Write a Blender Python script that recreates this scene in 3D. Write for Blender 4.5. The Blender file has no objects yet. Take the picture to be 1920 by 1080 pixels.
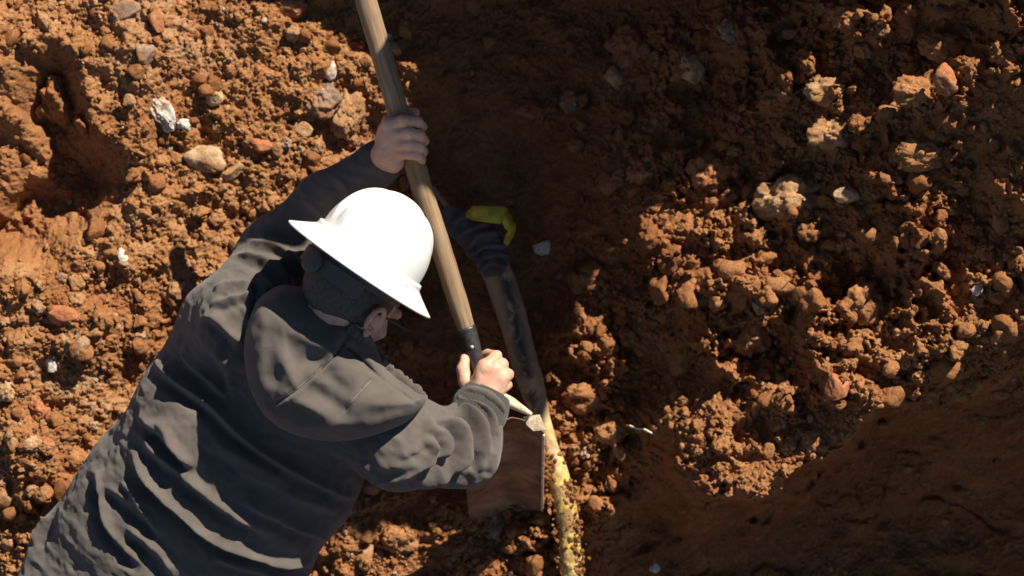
import bpy, math
import numpy as np
from mathutils import Matrix, Vector

# ------------------------------------------------------------------ camera, sky, sun, exposure
TILT = math.radians(35)                     # camera looks 55 degrees below the horizon
RX = Matrix.Rotation(TILT, 3, 'X')
RN = np.array(RX)
DIST, FW = 5.5, 0.38                        # distance to the ground sheet, picture width per metre of distance
SUN = np.array([0.48, 0.68, 0.55]); SUN /= np.linalg.norm(SUN)   # towards the sun, slope frame
SCN = bpy.context.scene
cd = bpy.data.cameras.new('camera'); cam = bpy.data.objects.new('camera', cd)
SCN.collection.objects.link(cam)
cam.location = RX @ Vector((0, 0, DIST)); cam.rotation_euler = (TILT, 0, 0)
cd.sensor_width = 36; cd.lens = 36 / FW; cd.clip_end = 200
cd.dof.use_dof = True; cd.dof.focus_distance = 4.95; cd.dof.aperture_fstop = 4.2
SCN.camera = cam
sw = RN @ SUN
elev = math.asin(sw[2]); azim = math.atan2(sw[0], sw[1])
wd = bpy.data.worlds.new("World"); SCN.world = wd; wd.use_nodes = True
nt = wd.node_tree; sky = nt.nodes.new('ShaderNodeTexSky')
sky.sky_type = 'NISHITA'; sky.sun_disc = False; sky.altitude = 2500; sky.air_density = 0.7; sky.dust_density = 0.4; sky.ozone_density = 0.6; sky.sun_elevation = elev; sky.sun_rotation = azim
nt.links.new(sky.outputs[0], nt.nodes['Background'].inputs[0])
nt.nodes['Background'].inputs[1].default_value = 0.057
sl = bpy.data.lights.new('sun', 'SUN'); so = bpy.data.objects.new('sun', sl); SCN.collection.objects.link(so)
sl.energy = 5; sl.angle = math.radians(0.5); sl.color = (1.0, 0.92, 0.79)
so.rotation_euler = Vector(sw).to_track_quat('Z', 'Y').to_euler(); so.location = (3, 2, 6)
SCN.view_settings.view_transform = 'Standard'; SCN.view_settings.look = 'None'
SCN.view_settings.exposure = 0.76; SCN.view_settings.gamma = 1; SCN.view_settings.use_curve_mapping = False
SCN.cycles.max_bounces = 6

# ------------------------------------------------------------------ helpers
MPP = FW * DIST / 1920                      # metres per photo pixel on the ground sheet
def P(px, py, w):
    d = DIST - w
    return np.array([(px - 960) / 1920 * FW * d, (540 - py) / 1920 * FW * d, w])
def PL(pts): return np.array([P(*p) for p in pts])
def UV(pts): return np.array([[(x - 960) * MPP, (540 - y) * MPP] for x, y in pts])

def _hash(i, j, k, s):
    h = (i.astype(np.uint32) * np.uint32(374761393)) ^ (j.astype(np.uint32) * np.uint32(668265263)) ^ (k.astype(np.uint32) * np.uint32(2147483647 - 977)) ^ np.uint32(s * 2654435 + 12345)
    h = (h ^ (h >> np.uint32(13))) * np.uint32(1274126177)
    h = (h ^ (h >> np.uint32(16))) * np.uint32(2246822519)
    return h ^ (h >> np.uint32(15))
def rnd(i, j, k, s): return _hash(i, j, k, s).astype(np.float64) / 4294967295.0
def noise(p, f=1.0, s=0):                   # 3-D value noise in -1..1
    q = p * f; b = np.floor(q).astype(np.int64); t = q - b; t = t * t * t * (t * (t * 6 - 15) + 10)
    r = 0
    for a in (0, 1):
        for c in (0, 1):
            for e in (0, 1):
                wgt = (t[:, 0] if a else 1 - t[:, 0]) * (t[:, 1] if c else 1 - t[:, 1]) * (t[:, 2] if e else 1 - t[:, 2])
                r = r + wgt * rnd(b[:, 0] + a, b[:, 1] + c, b[:, 2] + e, s)
    return r * 2 - 1
def fbm(p, f, o, s=0, g=0.5):
    r = 0; a = 1
    for i in range(o): r = r + a * noise(p, f, s + i * 7); f *= 2.07; a *= g
    return r
def sstep(a, b, x):
    t = np.clip((x - a) / (b - a), 0, 1); return t * t * (3 - 2 * t)

def link(name, V, F, mat, parent=None, smooth=True, attr=None, origin=None):
    """V in the slope frame; one mesh object in world space"""
    V = np.asarray(V, float); Wd = V @ RN.T
    me = bpy.data.meshes.new(name)
    F = np.asarray(F)
    base = np.zeros(3)
    if parent is not None: base = np.array(parent.matrix_world.translation) if not parent.parent else np.array(parent['_o'])
    elif origin is not None: base = np.asarray(origin, float) @ RN.T
    me.vertices.add(len(V)); me.vertices.foreach_set('co', (Wd - base).astype(np.float32).ravel())
    n = F.shape[1]
    me.loops.add(F.size); me.loops.foreach_set('vertex_index', F.astype(np.int32).ravel())
    me.polygons.add(len(F)); me.polygons.foreach_set('loop_start', np.arange(0, F.size, n, dtype=np.int32))
    me.polygons.foreach_set('use_smooth', np.full(len(F), smooth))
    me.update(calc_edges=True)
    if attr:
        for k, a in attr.items():
            at = me.attributes.new(k, 'FLOAT', 'POINT'); at.data.foreach_set('value', np.asarray(a, np.float32))
    if mat: me.materials.append(mat)
    o = bpy.data.objects.new(name, me); SCN.collection.objects.link(o)
    if parent is not None:
        o.parent = parent; o['_o'] = tuple(base)
    else: o.location = base
    return o
def empty(name, org, label, cat, group=None):
    o = bpy.data.objects.new(name, None); SCN.collection.objects.link(o)
    o.location = np.asarray(org, float) @ RN.T; o['label'] = label; o['category'] = cat
    if group: o['group'] = group
    o.matrix_world = Matrix.Translation(o.location)
    return o
def tag(o, label, cat, group=None):
    o['label'] = label; o['category'] = cat
    if group: o['group'] = group
    return o

def tube(path, rad, seg=20, cap=True, squash=None, up=None):
    path = np.asarray(path, float); n = len(path); rad = np.broadcast_to(np.asarray(rad, float), (n,))
    T = np.gradient(path, axis=0); T /= np.linalg.norm(T, axis=1)[:, None]
    u = np.array(up if up is not None else [0, 0, 1.0])
    A = np.cross(T, u); A /= np.linalg.norm(A, axis=1)[:, None]; B = np.cross(A, T)
    th = np.linspace(0, 2 * np.pi, seg, endpoint=False)
    sq = 1.0 if squash is None else squash
    V = path[:, None] + rad[:, None, None] * (np.cos(th)[None, :, None] * A[:, None] + sq * np.sin(th)[None, :, None] * B[:, None])
    V = V.reshape(-1, 3); i, j = np.meshgrid(np.arange(n - 1), np.arange(seg), indexing='ij'); j2 = (j + 1) % seg
    F = np.stack([i * seg + j, i * seg + j2, (i + 1) * seg + j2, (i + 1) * seg + j], -1).reshape(-1, 4)
    if cap:
        c0 = len(V); V = np.vstack([V, path[0], path[-1]]); k = np.arange(seg); k2 = (k + 1) % seg
        F = np.vstack([F, np.stack([k2, k, np.full(seg, c0), np.full(seg, c0)], -1), np.stack([(n - 1) * seg + k, (n - 1) * seg + k2, np.full(seg, c0 + 1), np.full(seg, c0 + 1)], -1)])
    return V, F
def fix_tris(F):  # quads whose last two indices agree -> keep as triangles list
    return F
def resample(pts, n):
    pts = np.asarray(pts, float)
    # Catmull-Rom
    m = len(pts); t = np.linspace(0, m - 1, n); i = np.minimum(t.astype(int), m - 2); f = (t - i)[:, None]
    p0 = pts[np.maximum(i - 1, 0)]; p1 = pts[i]; p2 = pts[i + 1]; p3 = pts[np.minimum(i + 2, m - 1)]
    return 0.5 * ((2 * p1) + (-p0 + p2) * f + (2 * p0 - 5 * p1 + 4 * p2 - p3) * f * f + (-p0 + 3 * p1 - 3 * p2 + p3) * f ** 3)
def link_tube(name, path, rad, mat, parent=None, seg=20, **k):
    V, F = tube(path, rad, seg, **k)
    # split degenerate cap quads into real triangles via from_pydata
    Wd = V @ RN.T; base = np.zeros(3)
    if parent is not None: base = np.array(parent.matrix_world.translation) if not parent.parent else np.array(parent['_o'])
    else: base = Wd.mean(0)
    fs = [tuple(int(x) for x in (f[:3] if f[2] == f[3] else f)) for f in F]
    me = bpy.data.meshes.new(name); me.from_pydata((Wd - base).tolist(), [], fs); me.update()
    me.polygons.foreach_set('use_smooth', np.ones(len(fs), bool)); me.materials.append(mat)
    o = bpy.data.objects.new(name, me); SCN.collection.objects.link(o)
    if parent is not None: o.parent = parent; o['_o'] = tuple(base)
    else: o.location = base
    return o

# ---- signed-distance modelling on a grid, meshed by surface nets
class Field:
    def __init__(s, lo, hi, h):
        s.lo = np.array(lo, float); s.h = h
        s.n = np.ceil((np.array(hi) - s.lo) / h).astype(int) + 1
        s.d = np.full(s.n, 0.2, np.float32)
    def box(s, lo, hi):
        a = np.clip(np.floor((lo - s.lo) / s.h).astype(int), 0, s.n); b = np.clip(np.ceil((hi - s.lo) / s.h).astype(int) + 1, 0, s.n)
        ax = [s.lo[i] + s.h * np.arange(a[i], b[i]) for i in range(3)]
        X, Y, Z = np.meshgrid(*ax, indexing='ij')
        return tuple(slice(a[i], b[i]) for i in range(3)), X, Y, Z
    def merge(s, sl, d, k):
        o = s.d[sl]; hh = np.clip(0.5 + 0.5 * (o - d) / k, 0, 1)
        s.d[sl] = (o * (1 - hh) + d * hh - k * hh * (1 - hh)).astype(np.float32)
    def cone(s, a, b, ra, rb, k=0.004, flat=None, ax=None):
        """tapered capsule; flat/ax: thickness ratio along direction ax"""
        a = np.asarray(a, float); b = np.asarray(b, float); m = max(ra, rb) + k * 2 + 0.012
        sl, X, Y, Z = s.box(np.minimum(a, b) - m, np.maximum(a, b) + m)
        if X.size == 0: return
        ab = b - a; L = ab @ ab + 1e-12
        t = np.clip(((X - a[0]) * ab[0] + (Y - a[1]) * ab[1] + (Z - a[2]) * ab[2]) / L, 0, 1)
        dx, dy, dz = X - a[0] - t * ab[0], Y - a[1] - t * ab[1], Z - a[2] - t * ab[2]
        r = ra + (rb - ra) * t
        if flat:
            ax = np.asarray(ax, float); ax = ax / np.linalg.norm(ax)
            c = dx * ax[0] + dy * ax[1] + dz * ax[2]; q2 = dx * dx + dy * dy + dz * dz - c * c
            e = np.sqrt(np.maximum(q2, 0) + (c / flat) ** 2); d = (e - r) * (0.5 + 0.5 * flat)
        else: d = np.sqrt(dx * dx + dy * dy + dz * dz) - r
        s.merge(sl, d, k)
    def chain(s, pts, rs, k=0.004, **q):
        for i in range(len(pts) - 1): s.cone(pts[i], pts[i + 1], rs[i], rs[i + 1], k, **q)
    def ell(s, c, M, r, k=0.004):
        """ellipsoid, rows of M = axes, r = radii"""
        c = np.asarray(c, float); m = max(r) + 2 * k + 0.012; sl, X, Y, Z = s.box(c - m, c + m)
        if X.size == 0: return
        q = [((X - c[0]) * M[i][0] + (Y - c[1]) * M[i][1] + (Z - c[2]) * M[i][2]) / r[i] for i in range(3)]
        e = np.sqrt(q[0] ** 2 + q[1] ** 2 + q[2] ** 2); s.merge(sl, (e - 1) * (min(r) * 0.6 + 0.4 * np.mean(r)), k)
    def mesh(s):
        d = s.d; ins = d < 0
        c = np.zeros(s.n - 1, np.int8)
        for a in (0, 1):
            for b in (0, 1):
                for e in (0, 1): c += ins[a:s.n[0] - 1 + a, b:s.n[1] - 1 + b, e:s.n[2] - 1 + e]
        act = (c > 0) & (c < 8); idx = np.argwhere(act)
        num = np.full(act.shape, -1, np.int64); num[act] = np.arange(len(idx))
        acc = np.zeros((len(idx), 3)); cnt = np.zeros(len(idx))
        for axn in range(3):
            o1, o2 = [i for i in range(3) if i != axn]
            for a in (0, 1):
                for b in (0, 1):
                    off = np.zeros(3, int); off[o1] = a; off[o2] = b; off2 = off.copy(); off2[axn] = 1
                    d0 = d[tuple((idx + off).T)]; d1 = d[tuple((idx + off2).T)]; m = (d0 < 0) != (d1 < 0)
                    t = np.where(m, d0 / np.where(d0 == d1, 1, d0 - d1), 0)
                    v = np.tile(off.astype(float), (len(idx), 1)); v[:, axn] = t
                    acc[m] += v[m]; cnt[m] += 1
        V = s.lo + (idx + acc / cnt[:, None]) * s.h
        Fs = []
        for axn in range(3):
            o1, o2 = (axn + 1) % 3, (axn + 2) % 3
            n0 = [slice(None)] * 3; n1 = [slice(None)] * 3; n0[axn] = slice(0, -1); n1[axn] = slice(1, None)
            ch = ins[tuple(n0)] != ins[tuple(n1)]; e = np.argwhere(ch)
            e = e[(e[:, o1] > 0) & (e[:, o2] > 0) & (e[:, o1] < s.n[o1] - 1) & (e[:, o2] < s.n[o2] - 1)]
            pos = ins[tuple(e.T)]
            def g(a, b):
                q = e.copy(); q[:, o1] -= a; q[:, o2] -= b; return num[tuple(q.T)]
            q = np.stack([g(1, 1), g(0, 1), g(0, 0), g(1, 0)], -1); q[~pos] = q[~pos][:, ::-1]
            Fs.append(q)
        return V, np.vstack(Fs)
def normals(V, F):
    n = np.cross(V[F[:, 2]] - V[F[:, 0]], V[F[:, 3 if F.shape[1] > 3 else 1]] - V[F[:, 1 if F.shape[1] > 3 else 0]])
    if F.shape[1] == 3: n = np.cross(V[F[:, 1]] - V[F[:, 0]], V[F[:, 2]] - V[F[:, 0]])
    N = np.zeros_like(V)
    for i in range(F.shape[1]):
        for c in range(3): N[:, c] += np.bincount(F[:, i], n[:, c], len(V))
    return N / (np.linalg.norm(N, axis=1)[:, None] + 1e-12)
def relax(V, F, it, lam=0.5):
    for _ in range(it):
        A = np.zeros_like(V); c = np.zeros(len(V)); m = F.shape[1]
        for i in range(m):
            a, b = F[:, i], F[:, (i + 1) % m]
            for q in range(3): A[:, q] += np.bincount(a, V[b, q], len(V)) + np.bincount(b, V[a, q], len(V))
            c += np.bincount(a, minlength=len(V)) + np.bincount(b, minlength=len(V))
        V = V + lam * (A / c[:, None] - V)
    return V
def pix(V):
    d = DIST - V[:, 2]; return np.stack([V[:, 0] / (FW * d) * 1920 + 960, 540 - V[:, 1] / (FW * d) * 1920], -1)
def seg_field(Q, pts, n=None):
    """distance to polyline, signed side, and position 0..1 along it"""
    pts = np.asarray(pts, float); best = np.full(len(Q), 1e9); side = np.zeros(len(Q)); tt = np.zeros(len(Q))
    L = np.linalg.norm(np.diff(pts, axis=0), axis=1); cum = np.concatenate([[0], np.cumsum(L)]); tot = cum[-1]
    for i in range(len(pts) - 1):
        a, b = pts[i], pts[i + 1]; ab = b - a; t = np.clip(((Q - a) @ ab) / (ab @ ab), 0, 1)
        r = Q - a - t[:, None] * ab; d = np.linalg.norm(r, axis=1); m = d < best
        best = np.where(m, d, best); side = np.where(m, ab[0] * r[:, 1] - ab[1] * r[:, 0], side); tt = np.where(m, (cum[i] + t * L[i]) / tot, tt)
    return best, np.sign(side), tt
def inpoly(Q, poly):
    poly = np.asarray(poly, float); r = np.zeros(len(Q), bool); j = len(poly) - 1
    for i in range(len(poly)):
        a, b = poly[i], poly[j]
        c = ((a[1] > Q[:, 1]) != (b[1] > Q[:, 1])) & (Q[:, 0] < (b[0] - a[0]) * (Q[:, 1] - a[1]) / (b[1] - a[1] + 1e-12) + a[0])
        r ^= c; j = i
    return r
def sdpoly(Q, poly):
    p = np.vstack([poly, poly[:1]]); d, _, _ = seg_field(Q, p); return np.where(inpoly(Q, poly), d, -d)

# ------------------------------------------------------------------ materials
def mat(name, rough=0.9, spec=0.3):
    m = bpy.data.materials.new(name); m.use_nodes = True; b = m.node_tree.nodes['Principled BSDF']
    b.inputs['Roughness'].default_value = rough; b.inputs['Specular IOR Level'].default_value = spec
    return m, m.node_tree, b
def ramp(t, stops, src):
    r = t.nodes.new('ShaderNodeValToRGB'); e = r.color_ramp.elements
    while len(e) < len(stops): e.new(0.5)
    for x, (p, c) in zip(e, stops): x.position = p; x.color = (*c, 1)
    t.links.new(src, r.inputs[0]); return r.outputs[0]
def ntex(t, scale, detail=6, rough=0.6, dist=0.0):
    n = t.nodes.new('ShaderNodeTexNoise'); n.inputs['Scale'].default_value = scale; n.inputs['Detail'].default_value = detail
    n.inputs['Roughness'].default_value = rough; n.inputs['Distortion'].default_value = dist
    c = t.nodes.get('GEO') or t.nodes.new('ShaderNodeNewGeometry'); c.name = 'GEO'; t.links.new(c.outputs['Position'], n.inputs['Vector'])
    return n.outputs['Fac']
def mix(t, f, a, b, mode='MIX'):
    m = t.nodes.new('ShaderNodeMix'); m.data_type = 'RGBA'; m.blend_type = mode
    for s, v in ((m.inputs[0], f), (m.inputs[6], a), (m.inputs[7], b)):
        if isinstance(v, (int, float)): s.default_value = v
        elif isinstance(v, tuple): s.default_value = (*v, 1)
        else: t.links.new(v, s)
    return m.outputs[2]
def mth(t, op, a, b=0.0, c=None):
    m = t.nodes.new('ShaderNodeMath'); m.operation = op
    for i, v in enumerate((a, b) if c is None else (a, b, c)):
        if isinstance(v, (int, float)): m.inputs[i].default_value = v
        else: t.links.new(v, m.inputs[i])
    return m.outputs[0]
def bump(t, b, hs, dist, strength=1.0):
    n = t.nodes.new('ShaderNodeBump'); n.inputs['Strength'].default_value = strength; n.inputs['Distance'].default_value = dist
    t.links.new(hs, n.inputs['Height']); t.links.new(n.outputs[0], b.inputs['Normal'])
def attr(t, name):
    a = t.nodes.new('ShaderNodeAttribute'); a.attribute_name = name; return a.outputs['Fac']

def soil_mat(name, stone=False):
    m, t, b = mat(name, 0.95, 0.15)
    big = ntex(t, 3.2, 5, 0.6, 0.4); mid = ntex(t, 22, 6, 0.65); fine = ntex(t, 190, 5, 0.7)
    c1 = ramp(t, [(0.3, (0.22, 0.080, 0.028)), (0.5, (0.37, 0.160, 0.060)), (0.68, (0.50, 0.26, 0.11))], big)
    c2 = ramp(t, [(0.3, (0.20, 0.080, 0.032)), (0.55, (0.40, 0.19, 0.080)), (0.75, (0.62, 0.40, 0.22))], mid)
    c = mix(t, 0.5, c1, c2)
    tint = attr(t, 'tint')
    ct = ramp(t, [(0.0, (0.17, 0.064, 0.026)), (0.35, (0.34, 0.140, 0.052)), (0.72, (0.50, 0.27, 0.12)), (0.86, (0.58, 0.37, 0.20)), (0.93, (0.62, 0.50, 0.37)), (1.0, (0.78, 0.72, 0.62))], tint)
    c = mix(t, 0.55, c, ct); c = mix(t, 1.0, c, (0.84, 0.80, 0.78), 'MULTIPLY')
    fr = ramp(t, [(0.3, (0.55, 0.5, 0.45)), (0.7, (1.3, 1.3, 1.3))], fine)
    c = mix(t, 0.7, c, fr, 'MULTIPLY')
    t.links.new(c, b.inputs['Base Color'])
    h = mth(t, 'ADD', mth(t, 'MULTIPLY', ntex(t, 260, 6, 0.75), 1.0), mth(t, 'MULTIPLY', ntex(t, 90, 4, 0.6), 1.6))
    bump(t, b, h, 0.004, 0.9)
    return m
SOIL = soil_mat('red_clay_soil')
def rock_mat(name, dark, lit, spots, rough=0.8, scale=30, sp=0.62):
    m, t, b = mat(name, rough, 0.35)
    c = ramp(t, [(0.32, dark), (0.6, lit)], ntex(t, scale, 8, 0.65, 0.6))
    s = ramp(t, [(sp, (0, 0, 0)), (sp + 0.06, (1, 1, 1))], ntex(t, scale * 2.1, 5, 0.6))
    c = mix(t, s, c, spots)
    c = mix(t, 0.6, c, ramp(t, [(0.3, (0.5, 0.45, 0.4)), (0.65, (1.2, 1.2, 1.2))], ntex(t, 240, 5, 0.7)), 'MULTIPLY')
    cov = ramp(t, [(0.47, (0, 0, 0)), (0.60, (1, 1, 1))], ntex(t, 19, 7, 0.7, 0.3))
    c = mix(t, mth(t, 'MULTIPLY', cov, 0.8), c, ramp(t, [(0.3, (0.22, 0.085, 0.03)), (0.7, (0.46, 0.22, 0.09))], ntex(t, 70, 4, 0.6)))
    t.links.new(c, b.inputs['Base Color']); bump(t, b, ntex(t, 130, 7, 0.7), 0.004, 0.8)
    return m
R_GREY = rock_mat('rock_grey', (0.16, 0.09, 0.06), (0.36, 0.24, 0.17), (0.62, 0.52, 0.42))
R_TAN = rock_mat('rock_tan', (0.33, 0.19, 0.09), (0.60, 0.43, 0.25), (0.42, 0.2, 0.08), sp=0.58)
R_WHITE = rock_mat('rock_white', (0.52, 0.44, 0.35), (0.74, 0.69, 0.61), (0.5, 0.33, 0.2), sp=0.66)
R_RED = rock_mat('rock_red', (0.30, 0.09, 0.035), (0.44, 0.17, 0.07), (0.50, 0.28, 0.14), sp=0.6)
CLOD = rock_mat('clod_soil', (0.22, 0.085, 0.03), (0.40, 0.18, 0.07), (0.5, 0.28, 0.13), 0.95, 26, 0.6)
CLODP = rock_mat('clod_pale', (0.28, 0.14, 0.06), (0.46, 0.27, 0.13), (0.52, 0.34, 0.19), 0.95, 26, 0.6)

# ------------------------------------------------------------------ ground
def tps(ctrl):
    c = np.array(ctrl, float); xy = UV(c[:, :2]); w = c[:, 2]; n = len(c)
    r = np.linalg.norm(xy[:, None] - xy[None], axis=2); K = r * 1.0
    A = np.zeros((n + 3, n + 3)); A[:n, :n] = K - np.eye(n) * 0.005; A[:n, n] = 1; A[:n, n + 1:] = xy; A[n, :n] = 1; A[n + 1:, :n] = xy.T
    s = np.linalg.solve(A, np.concatenate([w, [0, 0, 0]]))
    def f(Q):
        o = np.full(len(Q), s[n]) + Q @ s[n + 1:]
        for i in range(n): o += s[i] * np.linalg.norm(Q - xy[i], axis=1)
        return o
    return f
RIGHT = [(1500, 60, .08), (1750, 60, .34), (1950, 0, .49), (1300, 250, -.06), (1450, 250, .10), (1650, 260, .22), (1700, 200, .27), (1900, 300, .37), (1700, 420, .21), (1450, 420, .09), (1300, 500, .0), (1230, 420, -.04), (1900, 480, .32), (2300, 100, .74), (1500, -300, .0), (1900, -300, .5)]
LOW = tps(RIGHT + [(0, 0, .12), (300, 60, .07), (520, 60, .01), (700, 30, -.08), (900, 50, -.20), (1200, 60, -.15),
           (0, 300, .11), (250, 300, .07), (450, 260, .01), (650, 200, -.08), (760, 120, -.10), (820, 250, -.22), (1000, 300, -.26), (1200, 280, -.18),
           (0, 620, .09), (200, 600, .05), (400, 520, -.02), (600, 420, -.11), (800, 500, -.24), (950, 520, -.23), (1100, 480, -.16),
           (0, 850, .07), (200, 850, .0), (500, 850, -.13), (800, 800, -.2), (950, 700, -.2), (1040, 640, -.18), (1120, 740, -.145), (1200, 780, -.125), (1100, 850, -.10), (1150, 960, -.12),
           (700, 1000, -.14), (900, 1000, -.15), (1060, 1000, -.15), (1250, 1000, -.30), (1500, 1050, -.50), (1800, 1000, -.50), (0, 1100, .0), (400, 1150, -.13),
           (-400, 0, .15), (-400, 1000, .05), (2300, 1100, -.5), (900, -300, -.1), (900, 1400, -.2), (0, -300, .1), (0, 1500, -.08), (1900, 1500, -.5)])
HIGH = tps(RIGHT + [(1000, 640, -.16), (1100, 480, -.14), (1150, 600, -.10), (1190, 740, -.11), (1100, 850, -.10), (1260, 780, .03), (1340, 860, .10), (1420, 900, .13), (1300, 700, -.03), (1400, 600, .02),
            (1500, 820, .17), (1600, 740, .23), (1750, 700, .30), (1900, 620, .38), (1600, 600, .15), (1750, 560, .23), (2300, 300, .5)])
RIM = [(1215, 740), (1240, 795), (1285, 870), (1340, 925), (1410, 915), (1475, 865), (1560, 805), (1625, 735), (1715, 708), (1795, 668), (1870, 615), (1950, 588), (2600, 500)]
HPOLY = UV(RIM + [(2600, -600), (1050, -600), (1080, 300), (1080, 600)])
CAV = UV([(-300, 160), (10, 165), (45, 95), (110, 80), (175, 140), (195, 240), (235, 300), (268, 350), (235, 415), (120, 480), (0, 530), (-300, 640)])
def domes(Q, cell, seed, prob, rmin=0.35, rmax=0.75, squash=0.8, warp=0.42):
    p3 = np.column_stack([Q, np.full(len(Q), 0.37)])
    W = Q + cell * warp * np.column_stack([fbm(p3, 2.2 / cell, 2, seed), fbm(p3, 2.2 / cell, 2, seed + 50)])
    g = W / cell; b = np.floor(g).astype(np.int64); z = np.zeros(len(Q), np.int64)
    best = np.zeros(len(Q)); tint = np.full(len(Q), -1.0)
    for i in (-1, 0, 1):
        for j in (-1, 0, 1):
            ci, cj = b[:, 0] + i, b[:, 1] + j
            on = rnd(ci, cj, z, seed) < prob
            cx = ci + rnd(ci, cj, z, seed + 1); cy = cj + rnd(ci, cj, z, seed + 2)
            r = rmin + (rmax - rmin) * rnd(ci, cj, z, seed + 3) ** 2
            a = rnd(ci, cj, z, seed + 4) * np.pi; e = 0.65 + 0.35 * rnd(ci, cj, z, seed + 5)
            dx, dy = g[:, 0] - cx, g[:, 1] - cy
            d = np.sqrt((dx * np.cos(a) + dy * np.sin(a)) ** 2 + ((dy * np.cos(a) - dx * np.sin(a)) / e) ** 2) / r
            xr, yr = np.abs(dx * np.cos(a) + dy * np.sin(a)), np.abs(dy * np.cos(a) - dx * np.sin(a)) / e
            d = .45 * d + .55 * np.maximum(np.maximum(xr, yr), .72 * (xr + yr)) / r * 1.02
            ph = a * 2 + rnd(ci, cj, z, seed + 8) * 6.28; cutp = (.35 + .5 * rnd(ci, cj, z, seed + 9)) + .8 * (dx * np.cos(ph) + dy * np.sin(ph)) / r
            h = np.where(on, np.minimum(np.clip(1 - d ** 2.6, 0, 1) ** .6, np.maximum(cutp, 0)) * r * squash * cell, 0)
            m = h > best; best = np.where(m, h, best); tint = np.where(m, rnd(ci, cj, z, seed + 6), tint)
    return best, tint
def ground(Q, full=True):
    p3 = np.column_stack([Q, np.full(len(Q), 0.11)])
    Qw = Q + 0.022 * np.column_stack([fbm(p3, 11, 4, 3), fbm(p3, 11, 4, 9)])
    lo, hi = LOW(Q), HIGH(Q)
    s = sdpoly(Qw, HPOLY)
    face = .10 + .05 * sstep(.05, .4, Q[:, 0])
    k = sstep(0, 1, (s + face) / face)
    k = 0.7 * k + 0.3 * np.clip((s + face) / face, 0, 1)
    w = lo * (1 - k) + np.maximum(hi, lo - 0.02) * k
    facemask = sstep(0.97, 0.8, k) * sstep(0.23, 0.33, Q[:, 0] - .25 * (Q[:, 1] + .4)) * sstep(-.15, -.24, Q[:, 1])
    c = sdpoly(Qw, CAV)
    w = w - 0.135 * sstep(-0.02, 0.12, c) * (1 - 0.75 * sstep(0.35, 0.0, np.abs(Q[:, 1] + 0.1)) * 0)
    cavmask = sstep(0, 0.05, c)
    # lump left in the cavity
    for (x, y, rx, ry, hh) in [(-10, 300, .11, .13, .10), (100, 200, .025, .045, .07), (150, 240, .02, .03, .05)]:
        cx, cy = UV([(x, y)])[0]; q = ((Qw[:, 0] - cx) / rx) ** 2 + ((Qw[:, 1] - cy) / ry) ** 2; w = w + hh * np.sqrt(np.clip(1 - q, 0, 1))
    if not full: return w
    u, v = Q[:, 0], Q[:, 1]; X = u / MPP + 960; Y = 540 - v / MPP
    right = sstep(1000, 1130, X + 0.35 * (Y - 500)) * (1 - facemask * 0.95)
    trench = sstep(760, 860, X) * (1 - sstep(1050, 1250, X)) * (1 - sstep(650, 800, Y))
    upshade = sstep(1000, 1100, X) * (1 - sstep(60, 420, Y - 0.0 * X)) * (1 - sstep(1550, 1700, X))
    smoothm = 1 - 0.4 * trench
    a_, b_ = u * .86 + v * .5, -u * .5 + v * .86; band = np.column_stack([a_ * 3.2, b_ * 8.5, u * 0]) + .35 * np.column_stack([fbm(p3, 6, 2, 91), fbm(p3, 6, 2, 92), u * 0])
    w = w + right * (1 - facemask) * (.3 + .7 * sstep(1150, 1350, X)) * .050 * (.55 - np.abs(noise(band, 1, 93))) * 1.6
    w = w + 0.045 * fbm(p3, 4.5, 3, 21) + facemask * (.012 * fbm(p3, 14, 5, 57) - .012 * sstep(.12, .0, np.abs(fbm(p3, 5, 3, 58))))
    w = w + 0.016 * fbm(p3, 17, 4, 31) * smoothm * (1 - .6 * facemask)
    tint = 0.42 + 0.25 * fbm(p3, 9, 3, 77) + .28 * sstep(900, 500, X) * (1 - .6 * cavmask) - .45 * facemask  # facemask term paints the lower-right face's shade into the soil tint
    dens = np.clip(0.15 + 0.9 * right, 0, 1) * (1 - 0.85 * cavmask) * (1 - 0.7 * facemask)
    def layer(cell, seed, prob, amt, **q):
        nonlocal w, tint
        h, ti = domes(Q, cell, seed, prob, **q); n = fbm(p3, 3.0 / cell, 3, seed + 30)
        h = h * np.clip(1.1 + 0.6 * n - 0.9 * np.abs(fbm(p3, 5.5 / cell, 2, seed + 40)), .1, 2) * amt; m = h > 0.002 * amt + cell * 0.02
        w = w + h; tint = np.where((h > cell * 0.08) & (ti >= 0), .35 * tint + .65 * (0.15 + 0.68 * ti), tint)
    layer(.15, 101, .6, (.5 + .45 * sstep(1200, 1450, X)) * right * (1 - .25 * upshade))
    layer(.085, 111, .55, 1.0 * dens * smoothm * (.35 + .65 * right) + 0.1 * (1 - facemask))
    layer(.048, 121, .55, 0.85 * dens * smoothm * (.4 + .6 * right) + 0.25 * (1 - .8 * facemask) * smoothm)
    layer(.026, 131, .45, 0.6 * (1 - .7 * cavmask) * (1 - .7 * facemask) * smoothm + .1)
    layer(.014, 141, .5, 0.5 * (1 - .5 * cavmask) * (1 - .6 * facemask) * smoothm + .15)
    layer(.0075, 151, .5, 0.6 * (1 - .4 * facemask) * smoothm + .15)
    w = w - 0.008 * (1 - .7 * facemask) * np.abs(fbm(p3, 38, 4, 61)) + 0.0022 * fbm(p3, 190, 2, 71)
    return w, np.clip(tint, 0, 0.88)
def axis(lo, hi, step, glo, ghi):
    c = np.arange(lo, hi, step); out = [c]; s = step; a = hi
    r = []
    while a < ghi: r.append(a); s *= 1.045; a += min(s, 0.12)
    l = []; s = step; a = lo - step
    while a > glo: l.append(a); s *= 1.045; a -= min(s, 0.12)
    return np.concatenate([l[::-1], c, r])
AU = axis(-1.06, 1.06, 0.0019, -7, 7); AV = axis(-0.62, 0.60, 0.0019, -5, 5)
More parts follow.
